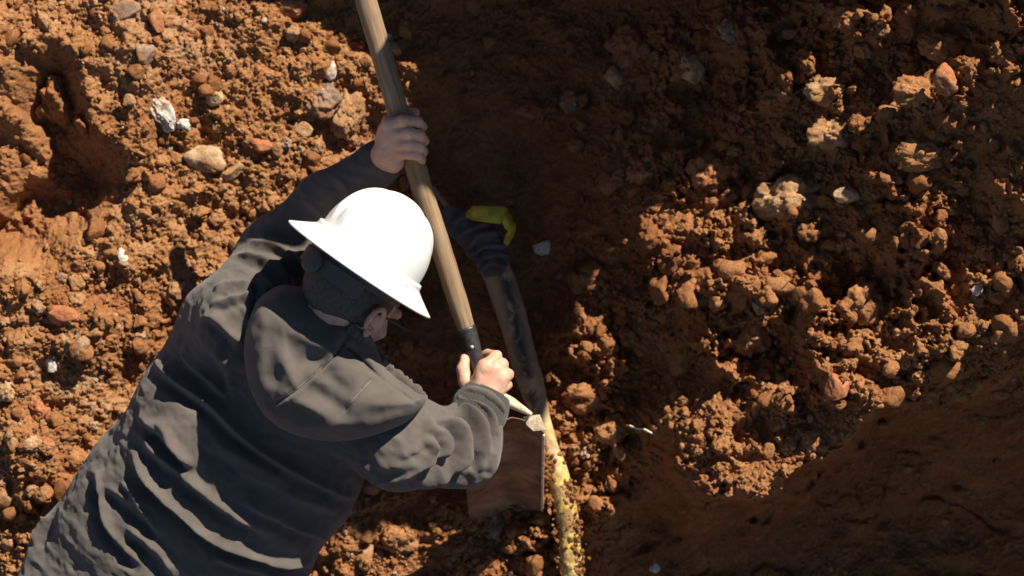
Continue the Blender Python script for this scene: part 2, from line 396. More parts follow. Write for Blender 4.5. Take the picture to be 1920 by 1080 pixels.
GU, GV = np.meshgrid(AU, AV, indexing='xy'); GQ = np.column_stack([GU.ravel(), GV.ravel()])
GW = np.empty(len(GQ)); GT = np.empty(len(GQ))
for i in range(0, len(GQ), 200000): GW[i:i + 200000], GT[i:i + 200000] = ground(GQ[i:i + 200000])
far = np.maximum(np.abs(GQ[:, 0]) - 1.6, np.abs(GQ[:, 1]) - 1.4)
GW = np.where(far > 0, GW * np.exp(-far * 1.2), GW)
nu, nv = len(AU), len(AV)
ii, jj = np.meshgrid(np.arange(nu - 1), np.arange(nv - 1), indexing='xy')
GF = np.stack([jj * nu + ii, jj * nu + ii + 1, (jj + 1) * nu + ii + 1, (jj + 1) * nu + ii], -1).reshape(-1, 4)
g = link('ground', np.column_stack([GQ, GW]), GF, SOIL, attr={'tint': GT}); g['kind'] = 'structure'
GW2 = GW.reshape(nv, nu)
def gh(u, v):
    u = np.atleast_1d(u); v = np.atleast_1d(v)
    i = np.clip(np.searchsorted(AU, u) - 1, 0, nu - 2); j = np.clip(np.searchsorted(AV, v) - 1, 0, nv - 2)
    a = (u - AU[i]) / (AU[i + 1] - AU[i]); b = (v - AV[j]) / (AV[j + 1] - AV[j])
    return GW2[j, i] * (1 - a) * (1 - b) + GW2[j, i + 1] * a * (1 - b) + GW2[j + 1, i] * (1 - a) * b + GW2[j + 1, i + 1] * a * b

# unseen block added above the picture, shaped to shade the trench and left sleeve
def bank():
    # outline projected towards the sun from the wanted shade: (x, y, height) of shade edge points
    edge = [(330, -120, .05), (480, -5, .03), (640, 55, -.03), (790, 95, -.08), (800, 165, -.10), (705, 285, -.08), (600, 390, -.09), (470, 500, -.03), (400, 600, -.05), (310, 740, -.08), (205, 870, -.05), (140, 960, -.05), (180, 1005, -.05),
            (285, 945, -.08), (440, 900, -.1), (560, 965, -.13), (625, 1000, -.14), (680, 1015, -.14), (725, 965, -.14), (790, 1000, -.15), (850, 1000, -.15), (905, 985, -.17), (905, 900, -.15), (930, 780, -.13), (965, 705, -.12), (1000, 590, -.10), (1110, 450, -.05), (1250, 385, -.02), (1350, 300, .03), (1450, 205, .09), (1640, 110, .2), (1740, 0, .28), (1830, -90, .33)]
    prof = []
    for x, y, w in edge:
        u, v = UV([(x, y)])[0]; k = (.80 - v) / SUN[1]; prof.append((u + SUN[0] * k, w + SUN[2] * k))
    prof = [(prof[0][0] - .3, -.3)] + prof + [(prof[-1][0] + .3, -.3)]
    pr = resample(prof, 420); V = []; c = np.array([.4, -.3])
    depth = [0, 0.0, .02, .08, .2, .4, .6, .75]
    scale = [0.0, .97, .995, 1, 1, .99, .93, 0.0]
    # concentric sheets: front face, sides, back face
    rings = [(0.02, s) for s in np.linspace(0.02, 0.96, 26)] + [(0.0 + .012, .985), (.03, 1.0)] + [(d, 1.0) for d in np.linspace(.06, .5, 22)] + [(.53, .98), (.55, .9), (.56, .5), (.56, .02)]
    for d, s in rings:
        q = c + (pr - c) * s; V.append(np.column_stack([q[:, 0], np.full(len(q), .80 + d), q[:, 1]]) + np.array([SUN[0], 0, SUN[2]]) / SUN[1] * d)
    V = np.vstack(V); n = len(pr); R = len(rings)
    i, j = np.meshgrid(np.arange(R - 1), np.arange(n - 1), indexing='ij')
    F = np.stack([i * n + j, i * n + j + 1, (i + 1) * n + j + 1, (i + 1) * n + j], -1).reshape(-1, 4)
    N = normals(V, F); V = V + N * (0.013 * fbm(V, 9, 5, 5) + 0.005 * fbm(V, 60, 3, 8))[:, None]
    return link('shade_blocker', V, F, SOIL, attr={'tint': 0.45 + .2 * fbm(V, 12, 3, 4)})
b = bank(); b['kind'] = 'structure'

# ------------------------------------------------------------------ rocks and clods
def icos(sub):
    me = bpy.data.meshes.new('t'); import bmesh; bm = bmesh.new(); bmesh.ops.create_icosphere(bm, subdivisions=sub, radius=1); bm.to_mesh(me); bm.free()
    V = np.array([v.co for v in me.vertices]); F = np.array([p.vertices for p in me.polygons]); bpy.data.meshes.remove(me); return V, F
ICO = {s: icos(s) for s in (2, 3, 4, 5)}
def rock_shape(sub, seed, kind):
    V, F = ICO[sub]; R = np.random.RandomState(seed)
    if kind == 'angular':
        n = R.normal(size=(13, 3)); n /= np.linalg.norm(n, axis=1)[:, None]; o = R.uniform(.62, 1, 13)
        dd = V @ n.T; r = np.where(dd > 0.05, o / np.maximum(dd, .05), 9)
        r = -np.log(np.sum(np.exp(-14 * r), axis=1)) / 14
        r = np.minimum(r, 1.15) * (1 + 0.05 * fbm(V + seed, 2.5, 4, seed))
    else:
        r = 0.85 * (1 + 0.34 * fbm(V + seed * 1.7, 1.5, 2, seed) - 0.17 * np.abs(fbm(V + seed, 3.3, 3 if sub > 3 else 2, seed + 3)))
        if sub > 2: r += 0.05 * fbm(V, 9, 4, seed + 9) - 0.05 * np.abs(fbm(V, 6, 3, seed + 13))
    return V * r[:, None], F
def euler(R):
    a = R.normal(size=(3, 3)); q, _ = np.linalg.qr(a); return q
def rock(name, px, py, w, h, kind, material, label, cat, seed, ang=0, lift=0.22, thick=0.75, group=None):
    """w, h: seen size in photo pixels"""
    u, v = UV([(px, py)])[0]
    V, F = rock_shape(5, seed, kind); c, s = math.cos(math.radians(ang)), math.sin(math.radians(ang))
    sz = np.array([w / 2, h / 2, min(w, h) / 2 * thick]) * MPP
    V = V / np.abs(V).max(0) * sz; V = V @ np.array([[c, s, 0], [-s, c, 0], [0, 0, 1]])
    R = np.random.RandomState(seed)
    z = float(np.median(gh(u + R.uniform(-1, 1, 25) * sz[0] * .8, v + R.uniform(-1, 1, 25) * sz[1] * .8)))
    o = np.array([u, v, z + sz[2] * lift]); k = 1 - o[2] / DIST; o[:2] *= k
    return tag(link(name, V + o, F, material, origin=o), label, cat, group)
ROCKS = [
 ('rock', 382, 298, 78, 62, 'angular', R_TAN, 'large tan stone with a bright top edge on the left slope', 3, 15),
 ('rock', 606, 186, 86, 78, 'clod', R_GREY, 'largest grey-brown mottled rock left of the raised shovel handle', 4, -30),
 ('rock', 567, 243, 44, 34, 'angular', R_TAN, 'pale cream oval stone below the big mottled rock', 5, 10),
 ('rock', 403, 181, 46, 40, 'angular', R_TAN, 'square cream stone near the top of the left slope', 6, -35),
 ('rock', 308, 214, 46, 84, 'clod', R_WHITE, 'long bright white stone leaning on the left slope', 7, 30),
 ('rock', 342, 232, 36, 26, 'clod', R_WHITE, 'small white stone touching the long white one', 8, -30),
 ('rock', 270, 100, 48, 56, 'angular', R_GREY, 'grey stone stuck in the upper left bank', 9, 0),
 ('rock', 238, 18, 74, 46, 'angular', R_GREY, 'grey stone on the top left edge of the picture', 10, 10),
 ('rock', 181, 8, 44, 44, 'clod', R_TAN, 'small tan stone at the top edge beside a grey one', 11, 0),
 ('rock', 292, 38, 28, 52, 'angular', R_RED, 'narrow reddish stone at the top of the left slope', 12, 20),
 ('rock', 545, 12, 64, 44, 'clod', R_RED, 'round brown stone in the shade at the top edge', 13, 0),
 ('rock', 645, 205, 90, 120, 'clod', CLODP, 'broad ochre yellow clay lump beside the upper hand', 14, 15),
 ('rock', 490, 272, 44, 34, 'angular', R_RED, 'brown stone with a flat lit face above the left sleeve', 15, 10),
 ('rock', 533, 268, 32, 24, 'clod', R_GREY, 'small dark grey pebble beside the cream oval stone', 16, 0),
 ('rock', 432, 322, 54, 34, 'angular', R_TAN, 'tan stone just right of the large bright-edged one', 17, 40),
 ('rock', 620, 130, 30, 44, 'angular', R_WHITE, 'pale upright stone above the big mottled rock', 18, 0),
 ('rock', 722, 66, 40, 22, 'clod', R_WHITE, 'white stone in shade right beside the shovel handle', 19, -25),
 ('rock', 114, 592, 74, 40, 'angular', R_RED, 'flat reddish brown stone low on the left slope', 20, -8),
 ('rock', 97, 682, 30, 34, 'angular', R_WHITE, 'white chip below the flat reddish stone', 21, 20),
 ('rock', 229, 484, 22, 40, 'angular', R_WHITE, 'upright white shard on the left slope', 22, 5),
 ('rock', 57, 834, 52, 34, 'clod', R_TAN, 'pale stone at the far left beside the brown ones', 23, 10),
 ('rock', 88, 836, 42, 40, 'clod', R_RED, 'round brown stone right of the pale far left stone', 24, 0),
 ('rock', 72, 768, 40, 44, 'clod', R_RED, 'brown lump just above the pale far left stone', 25, 30),
 ('rock', 12, 735, 34, 44, 'clod', R_TAN, 'tan stone cut by the left edge of the picture', 26, 0),
 ('rock', 150, 868, 66, 60, 'clod', CLOD, 'big soil lump next to the lower back of the worker', 27, 0),
 ('rock', 1366, 57, 50, 50, 'clod', R_GREY, 'round pale grey stone in the shade at the top right', 30, 0),
 ('rock', 1290, 128, 66, 62, 'angular', R_TAN, 'flat angular stone in deep shade below the round grey one', 31, -15),
 ('rock', 1175, 92, 88, 100, 'clod', R_RED, 'large rounded boulder in the deep shade at the top', 32, 0),
 ('rock', 1153, 150, 34, 56, 'angular', R_TAN, 'narrow leaning stone under the large shaded boulder', 33, 35),
 ('rock', 1325, 322, 84, 86, 'clod', R_RED, 'round orange-red rock half lit at the shadow edge', 34, 0),
 ('rock', 1205, 322, 78, 60, 'clod', R_RED, 'brown rock in shade left of the round orange one', 35, 0),
 ('rock', 990, 208, 56, 38, 'angular', R_RED, 'orange stone deep in the shaded trench wall', 36, 0),
 ('rock', 1018, 463, 40, 34, 'angular', R_WHITE, 'lone pale stone in the shade right of the yellow strap', 37, 0),
 ('rock', 1070, 190, 46, 52, 'clod', R_GREY, 'dull grey stone in the middle of the shaded wall', 39, 0),
 ('rock', 1590, 34, 78, 52, 'clod', R_RED, 'rust coloured stone in shade at the top right edge', 38, 5),
 ('rock', 1480, 372, 150, 96, 'clod', CLODP, 'broadest pale ochre clod at the edge of the shadow', 40, 12),
 ('rock', 1588, 368, 52, 34, 'angular', R_TAN, 'flat tan stone right of the broad ochre clod', 41, -10),
 ('rock', 1772, 150, 42, 58, 'angular', R_RED, 'red stone standing in the upper right rubble', 42, 25),
 ('clod', 1105, 742, 116, 82, 'clod', CLOD, 'big rounded clod lit on top beside the buried pipe', 43, 0),
 ('clod', 1150, 806, 84, 64, 'clod', CLOD, 'clod just below the big rounded one by the pipe', 44, 20),
 ('clod', 1628, 578, 100, 92, 'clod', CLOD, 'big dark sided clod in the middle of the right slope', 45, -15),
 ('clod', 1404, 632, 92, 96, 'clod', CLOD, 'tall clod in the centre of the lit right slope', 46, 0),
 ('rock', 1426, 574, 30, 50, 'clod', R_TAN, 'smooth tan stone perched on the tall centre clod', 47, 20),
 ('rock', 1831, 544, 24, 22, 'angular', R_WHITE, 'small bright white stone near the right edge', 48, 0),
 ('rock', 1700, 672, 46, 26, 'clod', CLODP, 'pale flat lump on the crumbly rim at the right', 49, 0),
 ('rock', 1570, 722, 48, 56, 'angular', R_RED, 'dark red stone on the slope above the crumbly rim', 50, 0),
 ('rock', 1098, 848, 22, 30, 'clod', R_WHITE, 'small white stone on the lit soil right of the pipe', 51, -20),
 ('rock', 1226, 1066, 26, 20, 'clod', R_WHITE, 'white pebble in deep shade at the bottom edge', 52, 0),
 ('rock', 935, 985, 44, 60, 'angular', R_GREY, 'grey stone in the shade under the shovel blade', 53, 15),
 ('clod', 745, 1010, 90, 60, 'clod', CLOD, 'lit clod beside the worker at the bottom edge', 54, -10),
 ('clod', 1760, 88, 90, 60, 'clod', CLOD, 'clod with a lit top in the upper right corner', 55, -12),
 ('clod', 1712, 172, 78, 62, 'clod', CLOD, 'clod standing below the upper right corner rubble', 56, 0),
 ('clod', 1560, 250, 96, 70, 'clod', CLODP, 'crusty pale clod above the broad ochre one', 57, 10),
 ('clod', 1545, 170, 78, 60, 'clod', CLODP, 'crusty clod where the upper right light begins', 58, 0),
 ('clod', 1720, 290, 110, 66, 'clod', CLOD, 'wide clod low in the upper right rubble', 59, 8),
]
for (nm, px, py, w_, h_, kind, m_, lab, sd, an) in ROCKS:
    rock(nm, px, py, w_, h_, kind, m_, lab, 'stone' if nm == 'rock' else 'clod', sd, an)

def scatter():
    R = np.random.RandomState(5); protos = {}
    for s in (2, 3, 4):
        protos[s] = [rock_shape(s, 200 + k, 'angular' if k % 2 else 'clod') for k in range(8)]
    N = 26000
    px = R.uniform(-60, 1980, N); py = R.uniform(-60, 1140, N); size = 2.6 * R.uniform(0.02, 1, N) ** -0.62   # radius in pixels
    size = np.minimum(size, 24)
    # where loose material lies
    p3 = np.column_stack([px, py, np.zeros(N)]) * MPP
    cl = 0.5 + 0.5 * fbm(p3, 5, 3, 88)
    right = sstep(1000, 1130, px + 0.35 * (py - 500)); rim = (sdpoly(UV(list(zip(px, py))), HPOLY))
    face = (rim < 0.01) & (px > 1180) & (py > 760)
    cav = sdpoly(UV(list(zip(px, py))), CAV) > 0
    nearrim = (rim > 0) & (rim < 0.13) & (px > 1230) & (py > 600)
    left = px < 760
    p = np.where(left, 0.52, 0.16 + 0.55 * right) * (0.3 + 1.1 * cl); p[face] *= .12; p[cav] *= .15; p[nearrim] = 0.95
    trench = (px > 780) & (px < 1060) & (py < 700); p[trench] *= .8
    keep = R.uniform(0, 1, N) < p; keep &= ~((size > 13) & ~left & (R.uniform(0, 1, N) < .3))
    size = np.where(nearrim, np.minimum(size * .95, 9), size)
    px, py, size, left, nearrim = px[keep], py[keep], size[keep], left[keep], nearrim[keep]
    uv = UV(list(zip(px, py))); z = gh(uv[:, 0], uv[:, 1]); Vs, Fs, Ts, off = [], [], [], 0
    for i in range(len(px)):
        s = 4 if size[i] > 9 else 3 if size[i] > 4.5 else 2; V, F = protos[s][R.randint(8)]
        sc = size[i] * MPP * np.array([1, R.uniform(.65, 1), R.uniform(.55, .9)])
        V = (V * sc) @ euler(R); V = V + np.array([uv[i, 0], uv[i, 1], z[i] + sc[0] * R.uniform(-.1, .35)])
        Vs.append(V); Fs.append(F + off); off += len(V)
        x = R.uniform()
        t = (R.uniform(.88, 1.0) if x < .04 else R.uniform(.72, .9) if x < .3 else R.uniform(.1, .7)) if left[i] else (R.uniform(.85, .98) if x < .012 else R.uniform(.15, .72) if not nearrim[i] else R.uniform(.5, .86))
        Ts.append(np.full(len(V), t))
    # bigger broken clods bedded in the right slope
    for i in range(430):
        x_ = R.uniform(1060, 1960); y_ = R.uniform(-40, 960); q_ = UV([(x_, y_)]); rs = sdpoly(q_, HPOLY)[0]
        if (rs < .02 and y_ > 690 and x_ > 1200) or x_ + .35 * (y_ - 500) < 1080: continue
        r_ = 9 * R.uniform(.12, 1) ** -.62; r_ = min(r_, 34); z_ = float(gh(q_[0, 0:1], q_[0, 1:2])[0]); V, F = protos[4][R.randint(8)]
        sc = r_ * MPP * np.array([1, R.uniform(.65, 1), R.uniform(.6, .95)]); V = (V * sc) @ euler(R); n_ = V / (np.linalg.norm(V, axis=1)[:, None] + 1e-9)
        V = V + n_ * (sc[0] * .16 * fbm(V + i, 1.6 / sc[0], 3, 300 + i % 50))[:, None] + np.array([q_[0, 0], q_[0, 1], z_ + sc[0] * R.uniform(-.1, .3)])
        Vs.append(V); Fs.append(F + off); off += len(V); Ts.append(np.full(len(V), R.uniform(.2, .68)))
    # earth stuck to the pipe's lower half
    for i in range(220):
        y_ = R.uniform(800, 1075); x_ = np.interp(y_, [780, 860, 930, 1010, 1090], [1006, 1030, 1054, 1066, 1070]) + R.normal() * 9 + (12 if y_ > 900 else -10)
        wz = np.interp(y_, [780, 860, 930, 1010, 1090], [-.09, -.085, -.09, -.105, -.125]) + .021
        V, F = protos[3][R.randint(8)]; sc = R.uniform(1.5, 5.5) * MPP; u_ = P(x_, y_, wz)
        Vs.append((V * sc) @ euler(R) + u_); Fs.append(F + off); off += len(V); Ts.append(np.full(len(V), R.uniform(.1, .5)))
    for i in range(420):                                   # loose earth against the foot of the blade and across the pipe
        if i < 230: x_ = R.uniform(800, 1030); y_ = 985 - (1020 - x_) * .0 + R.normal() * 16
        else: y_ = R.uniform(845, 1080); x_ = np.interp(y_, [780, 860, 930, 1010, 1090], [1006, 1030, 1054, 1066, 1070]) + R.uniform(-26, 26)
        u_ = np.array([*UV([(x_, y_)])[0], 0]); z_ = float(gh(u_[0:1], u_[1:2])[0]); u_[2] = z_ + .004
        if i >= 230:
            u_ = P(x_, y_, np.interp(y_, [780, 860, 930, 1010, 1090], [-.09, -.085, -.09, -.105, -.125]) + .012)
        V, F = protos[3][R.randint(8)]; sc = R.uniform(2, 5.5 if i >= 230 else 11) * MPP
        Vs.append((V * sc) @ euler(R) + u_); Fs.append(F + off); off += len(V); Ts.append(np.full(len(V), R.uniform(.2, .7)))
    o = link('loose_soil', np.vstack(Vs), np.vstack(Fs), SOIL, attr={'tint': np.concatenate(Ts)})
    o['kind'] = 'stuff'; o['label'] = 'loose crumbs and pebbles of red clay soil over the slopes'; o['category'] = 'rubble'
scatter()
# ------------------------------------------------------------------ cloth, skin, wood, metal
def fabric(name, col, col2, weave=900, rough=0.92):
    m, t, b = mat(name, rough, 0.15)
    c = ramp(t, [(0.35, col), (0.65, col2)], ntex(t, 14, 6, 0.6))
    d = ramp(t, [(0.66, (0, 0, 0)), (0.78, (1, 1, 1))], ntex(t, 7, 8, 0.75))
    c = mix(t, mth(t, 'MULTIPLY', d, 0.3), c, (0.20, 0.12, 0.07))
    t.links.new(c, b.inputs['Base Color'])
    b.inputs['Sheen Weight'].default_value = 0.15; b.inputs['Sheen Roughness'].default_value = 0.6
    h = mth(t, 'ADD', ntex(t, weave, 2, 0.5), mth(t, 'MULTIPLY', ntex(t, 60, 4, 0.6), 2.0)); bump(t, b, h, 0.0012, 0.5)
    return m
CLOTH = fabric('charcoal_fleece', (0.084, 0.070, 0.060), (0.118, 0.100, 0.086))
CUFFM = fabric('cuff_rib', (0.050, 0.047, 0.043), (0.068, 0.062, 0.056))
DENIM = fabric('work_trousers', (0.07, 0.075, 0.08), (0.10, 0.10, 0.10))
STITCH = fabric('stitching', (0.16, 0.145, 0.13), (0.2, 0.18, 0.16))
WRAP = fabric('wrap_cloth', (0.055, 0.048, 0.048), (0.15, 0.13, 0.125), 500)
m, t, b = mat('skin', 0.5, 0.4)
c = ramp(t, [(0.3, (0.54, 0.27, 0.18)), (0.52, (0.64, 0.37, 0.26)), (0.75, (0.71, 0.45, 0.33))], ntex(t, 28, 5, 0.6)); t.links.new(c, b.inputs['Base Color'])
b.inputs['Subsurface Weight'].default_value = 0.08; b.inputs['Subsurface Radius'].default_value = (0.01, 0.004, 0.002); b.inputs['Subsurface Scale'].default_value = 0.5
bump(t, b, ntex(t, 300, 4, 0.6), 0.0008, 0.5); SKIN = m
m, t, b = mat('hair', 0.6, 0.3)
c = ramp(t, [(0.3, (0.055, 0.042, 0.032)), (0.7, (0.13, 0.102, 0.080))], ntex(t, 220, 3, 0.5, 1.0)); t.links.new(c, b.inputs['Base Color']); bump(t, b, ntex(t, 320, 3, 0.6, 2.0), 0.0004, 0.6); HAIR = m
m, t, b = mat('helmet_shell', 0.28, 0.5)
c = ramp(t, [(0.3, (0.80, 0.795, 0.77)), (0.7, (0.86, 0.855, 0.84))], ntex(t, 9, 5, 0.6)); c = mix(t, mth(t, 'MULTIPLY', ramp(t, [(0.60, (0, 0, 0)), (0.70, (1, 1, 1))], ntex(t, 38, 8, 0.75, 1.0)), 0.45), c, (0.45, 0.33, 0.22)); t.links.new(c, b.inputs['Base Color']); bump(t, b, ntex(t, 70, 3, 0.5), 0.0004, 0.4); SHELL = m
m, t, b = mat('black_plastic', 0.5, 0.4); b.inputs['Base Color'].default_value = (0.03, 0.03, 0.032, 1); BLACK = m
m, t, b = mat('grey_plastic', 0.55, 0.4); b.inputs['Base Color'].default_value = (0.09, 0.08, 0.07, 1); GREYP = m
m, t, b = mat('dark_steel', 0.4, 0.5)
c = ramp(t, [(0.4, (0.05, 0.05, 0.052)), (0.7, (0.13, 0.12, 0.11))], ntex(t, 60, 6, 0.7)); t.links.new(c, b.inputs['Base Color']); b.inputs['Metallic'].default_value = 0.6; bump(t, b, ntex(t, 150, 4, 0.6), 0.001, 0.5); STEEL = m
m, t, b = mat('lit_edge_steel', 0.35, 0.6)
c = ramp(t, [(0.35, (0.50, 0.35, 0.20)), (0.6, (0.78, 0.66, 0.48))], ntex(t, 80, 5, 0.7)); t.links.new(c, b.inputs['Base Color']); b.inputs['Metallic'].default_value = 0.0; EDGE = m  # pale tone painted in for the sunlit edge, step and tab
m, t, b = mat('muddy_blade', 0.8, 0.3)
c = ramp(t, [(0.35, (0.14, 0.060, 0.031)), (0.5, (0.24, 0.115, 0.062)), (0.68, (0.40, 0.215, 0.12))], ntex(t, 16, 7, 0.65, 0.5)); t.links.new(c, b.inputs['Base Color']); bump(t, b, ntex(t, 80, 6, 0.7), 0.003, 0.6); BLADE = m
def wood_mat():
    m, t, b = mat('weathered_wood', 0.65, 0.3)
    co = t.nodes.new('ShaderNodeTexCoord'); mp = t.nodes.new('ShaderNodeMapping'); mp.inputs['Scale'].default_value = (60, 60, 2.2)
    w = attr(t, 'along'); cx = t.nodes.new('ShaderNodeCombineXYZ'); t.links.new(attr(t, 'ax'), cx.inputs[0]); t.links.new(attr(t, 'ay'), cx.inputs[1]); t.links.new(w, cx.inputs[2])
    t.links.new(cx.outputs[0], mp.inputs['Vector'])
    n = t.nodes.new('ShaderNodeTexNoise'); n.inputs['Scale'].default_value = 3; n.inputs['Detail'].default_value = 7; n.inputs['Roughness'].default_value = 0.65; t.links.new(mp.outputs[0], n.inputs['Vector'])
    c = ramp(t, [(0.28, (0.13, 0.08, 0.045)), (0.5, (0.27, 0.18, 0.105)), (0.72, (0.40, 0.29, 0.18))], n.outputs['Fac'])
    c = mix(t, mth(t, 'MULTIPLY', ramp(t, [(0.5, (0, 0, 0)), (0.7, (1, 1, 1))], ntex(t, 9, 6, 0.7)), 0.5), c, (0.24, 0.12, 0.06))
    t.links.new(c, b.inputs['Base Color']); bump(t, b, n.outputs['Fac'], 0.0015, 0.6)
    return m
WOOD = wood_mat()

# ------------------------------------------------------------------ the worker
def V3(*a): return np.array(a, float)
A_ = V3(.57, .82, .03); A_ /= np.linalg.norm(A_)                 # head up
f0 = V3(.82, -.57, 0); th = math.radians(50)
F_ = math.cos(th) * f0 + math.sin(th) * V3(0, 0, -1); F_ -= A_ * (F_ @ A_); F_ /= np.linalg.norm(F_)   # face direction
R_ = np.cross(F_, A_); R_ /= np.linalg.norm(R_)                  # towards his right ear
if R_[2] < 0: R_ = -R_
HC = P(655, 560, .515)                                            # head centre, ear level
RIMC = P(676, 503, .55)                                          # centre of the helmet rim

jl = dict(sh=P(452, 600, .44), el=P(522, 478, .36), mi=P(610, 385, .345), wr=P(712, 306, .345))
jr = dict(sh=P(755, 832, .43), el=P(868, 842, .34), wr=P(906, 752, .315))

HAND_W_U, HAND_W_L = .385, .30         # shovel axis depth at the upper and the lower hand
def shovel_axis(py):
    """centre line of the shovel: photo x at a given y, and depth"""
    xs = np.interp(py, [-80, 0, 180, 400, 640, 760], [664, 686, 738, 806, 882, 920]); w = HAND_W_U + (HAND_W_L - HAND_W_U) * (py - 250) / 450
    return P(xs, py, w)

def body():
    fl = Field((-1.06, -.75, .05), (.06, .36, .72), .0026)
    # head
    M = [F_, A_, R_]
    fl.ell(HC + A_ * .035 - F_ * .012, M, (.098, .10, .076), .01)          # skull
    fl.ell(HC - A_ * .03 + F_ * .035, M, (.062, .085, .058), .02)          # face
    fl.cone(HC - A_ * .085 + F_ * .065, HC - A_ * .082 + F_ * .06, .026, .026, .02)   # chin
    fl.cone(HC + A_ * .01 + F_ * .09, HC - A_ * .032 + F_ * .112, .010, .015, .008)   # nose
    fl.cone(HC - A_ * .058 + F_ * .086 + R_ * .018, HC - A_ * .058 + F_ * .086 - R_ * .018, .009, .009, .005)  # lips
    for s in (1, -1):
        fl.cone(HC + A_ * .022 + F_ * .085 + R_ * s * .03, HC + A_ * .024 + F_ * .083 + R_ * s * .045, .011, .010, .008)  # brow
        fl.cone(HC - A_ * .02 + F_ * .07 + R_ * s * .04, HC - A_ * .02 + F_ * .065 + R_ * s * .05, .018, .014, .012)      # cheek
        e = HC + R_ * s * .079 - A_ * .003 - F_ * .002                                                                    # ear: helix, lobe, bowl
        out = R_ * s * .012 - F_ * .006
        ring = [e + A_ * .026 * math.sin(a) + F_ * .016 * math.cos(a) + out for a in np.linspace(-0.6, 3.9, 11)]
        fl.chain(ring, [.0048] * 11, .003); fl.cone(e + out * .3, e, .014, .012, .006)
        fl.cone(e - A_ * .024 + out * .8, e - A_ * .03 + out * .7 + F_ * .003, .0075, .006, .004)
    # neck and trunk under the clothes
    nb = P(590, 665, .40)
    fl.cone(HC - A_ * .03 - F_ * .02, nb, .058, .064, .02)
    fl.cone(nb, P(480, 820, .27), .06, .09, .05); fl.cone(P(470, 640, .41), P(730, 815, .40), .07, .07, .05)
    fl.cone(P(480, 820, .27), P(300, 1080, .14), .09, .09, .05)
    # arms
    fl.chain([jl['sh'], jl['el'], jl['mi'], jl['wr']], [.056, .044, .040, .029], .02)
    fl.chain([jr['sh'], jr['el'], jr['wr']], [.056, .045, .029], .02)
    # upper (left) hand closed round the handle
    k = .0035; w0 = HAND_W_U
    def H(x, y, dw): return P(x, y, w0 + dw)
    fl.cone(jl['wr'], H(722, 292, .0), .029, .027, .012)
    fl.cone(H(726, 292, .012), H(732, 242, .024), .022, .0185, .010)
    fl.cone(H(738, 305, .006), H(748, 262, .026), .020, .017, .010)
    fl.cone(H(720, 285, -.01), H(722, 242, .004), .016, .014, .010)
    fg = [([(730, 234, .030), (757, 226, .038), (782, 228, .026), (792, 238, .006), (782, 244, -.014)], [.0125, .0115, .0105, .0095, .0085]),
          ([(741, 252, .032), (766, 250, .038), (788, 254, .024), (795, 264, .004), (784, 268, -.014)], [.0125, .0113, .0104, .0094, .0085]),
          ([(746, 272, .030), (768, 271, .035), (787, 275, .021), (794, 284, .003), (784, 288, -.014)], [.0120, .0108, .0098, .0090, .008]),
          ([(750, 290, .026), (769, 290, .030), (785, 293, .018), (791, 300, .003), (783, 303, -.010)], [.0108, .0095, .0087, .0080, .0072])]
    for pts, rs in fg: fl.chain([H(*p) for p in pts], rs, k)
    fl.chain([H(716, 262, -.006), H(728, 228, -.022), H(752, 212, -.026), H(778, 211, -.018)], [.014, .0125, .011, .0095], k)
    # lower (right) hand: back of the hand up, knuckles to the right, thumb on the left
    w1 = HAND_W_L
    def G(x, y, dw): return P(x, y, w1 + dw)
    fl.cone(jr['wr'], G(908, 735, .022), .029, .028, .012)
    fl.cone(G(898, 738, .026), G(912, 690, .034), .024, .020, .012)
    fl.cone(G(922, 742, .018), G(938, 706, .028), .022, .019, .012)
    kn = [(918, 680, .036), (934, 692, .033), (943, 709, .028), (944, 727, .020)]
    pip = [(908, 664, .016), (942, 683, .006), (953, 702, .002), (951, 722, -.002)]
    dip = [(893, 668, -.012), (928, 683, -.020), (936, 703, -.022), (936, 722, -.020)]
    tip = [(882, 678, -.020), (908, 690, -.030), (914, 708, -.031), (918, 726, -.028)]
    pip[0] = (930, 668, .014); dip[0] = (914, 665, -.016); tip[0] = (895, 674, -.028)
    for i in range(4):
        r = [.0125, .0128, .0122, .0108][i]
        fl.chain([G(*kn[i]), G(*pip[i]), G(*dip[i]), G(*tip[i])], [r, r * .92, r * .84, r * .74], k)
    fl.chain([G(892, 738, .018), G(873, 714, .016), G(868, 692, .014), G(872, 672, .012)], [.018, .0145, .0122, .0100], .005)
    V, F = fl.mesh(); V = relax(V, F, 2); N = normals(V, F)
    V = V + N * (0.0007 * fbm(V, 90, 2, 4))[:, None]
    return V, F

ORG = P(240, 1300, -.05)
man = empty('person', ORG, 'worker in a white hard hat and charcoal hooded sweatshirt bending forward with a shovel', 'person')
bV, bF = body()
# the hidden part of the same body: legs, kneeling on the slope below the picture
link('body', bV, bF, SKIN, man)

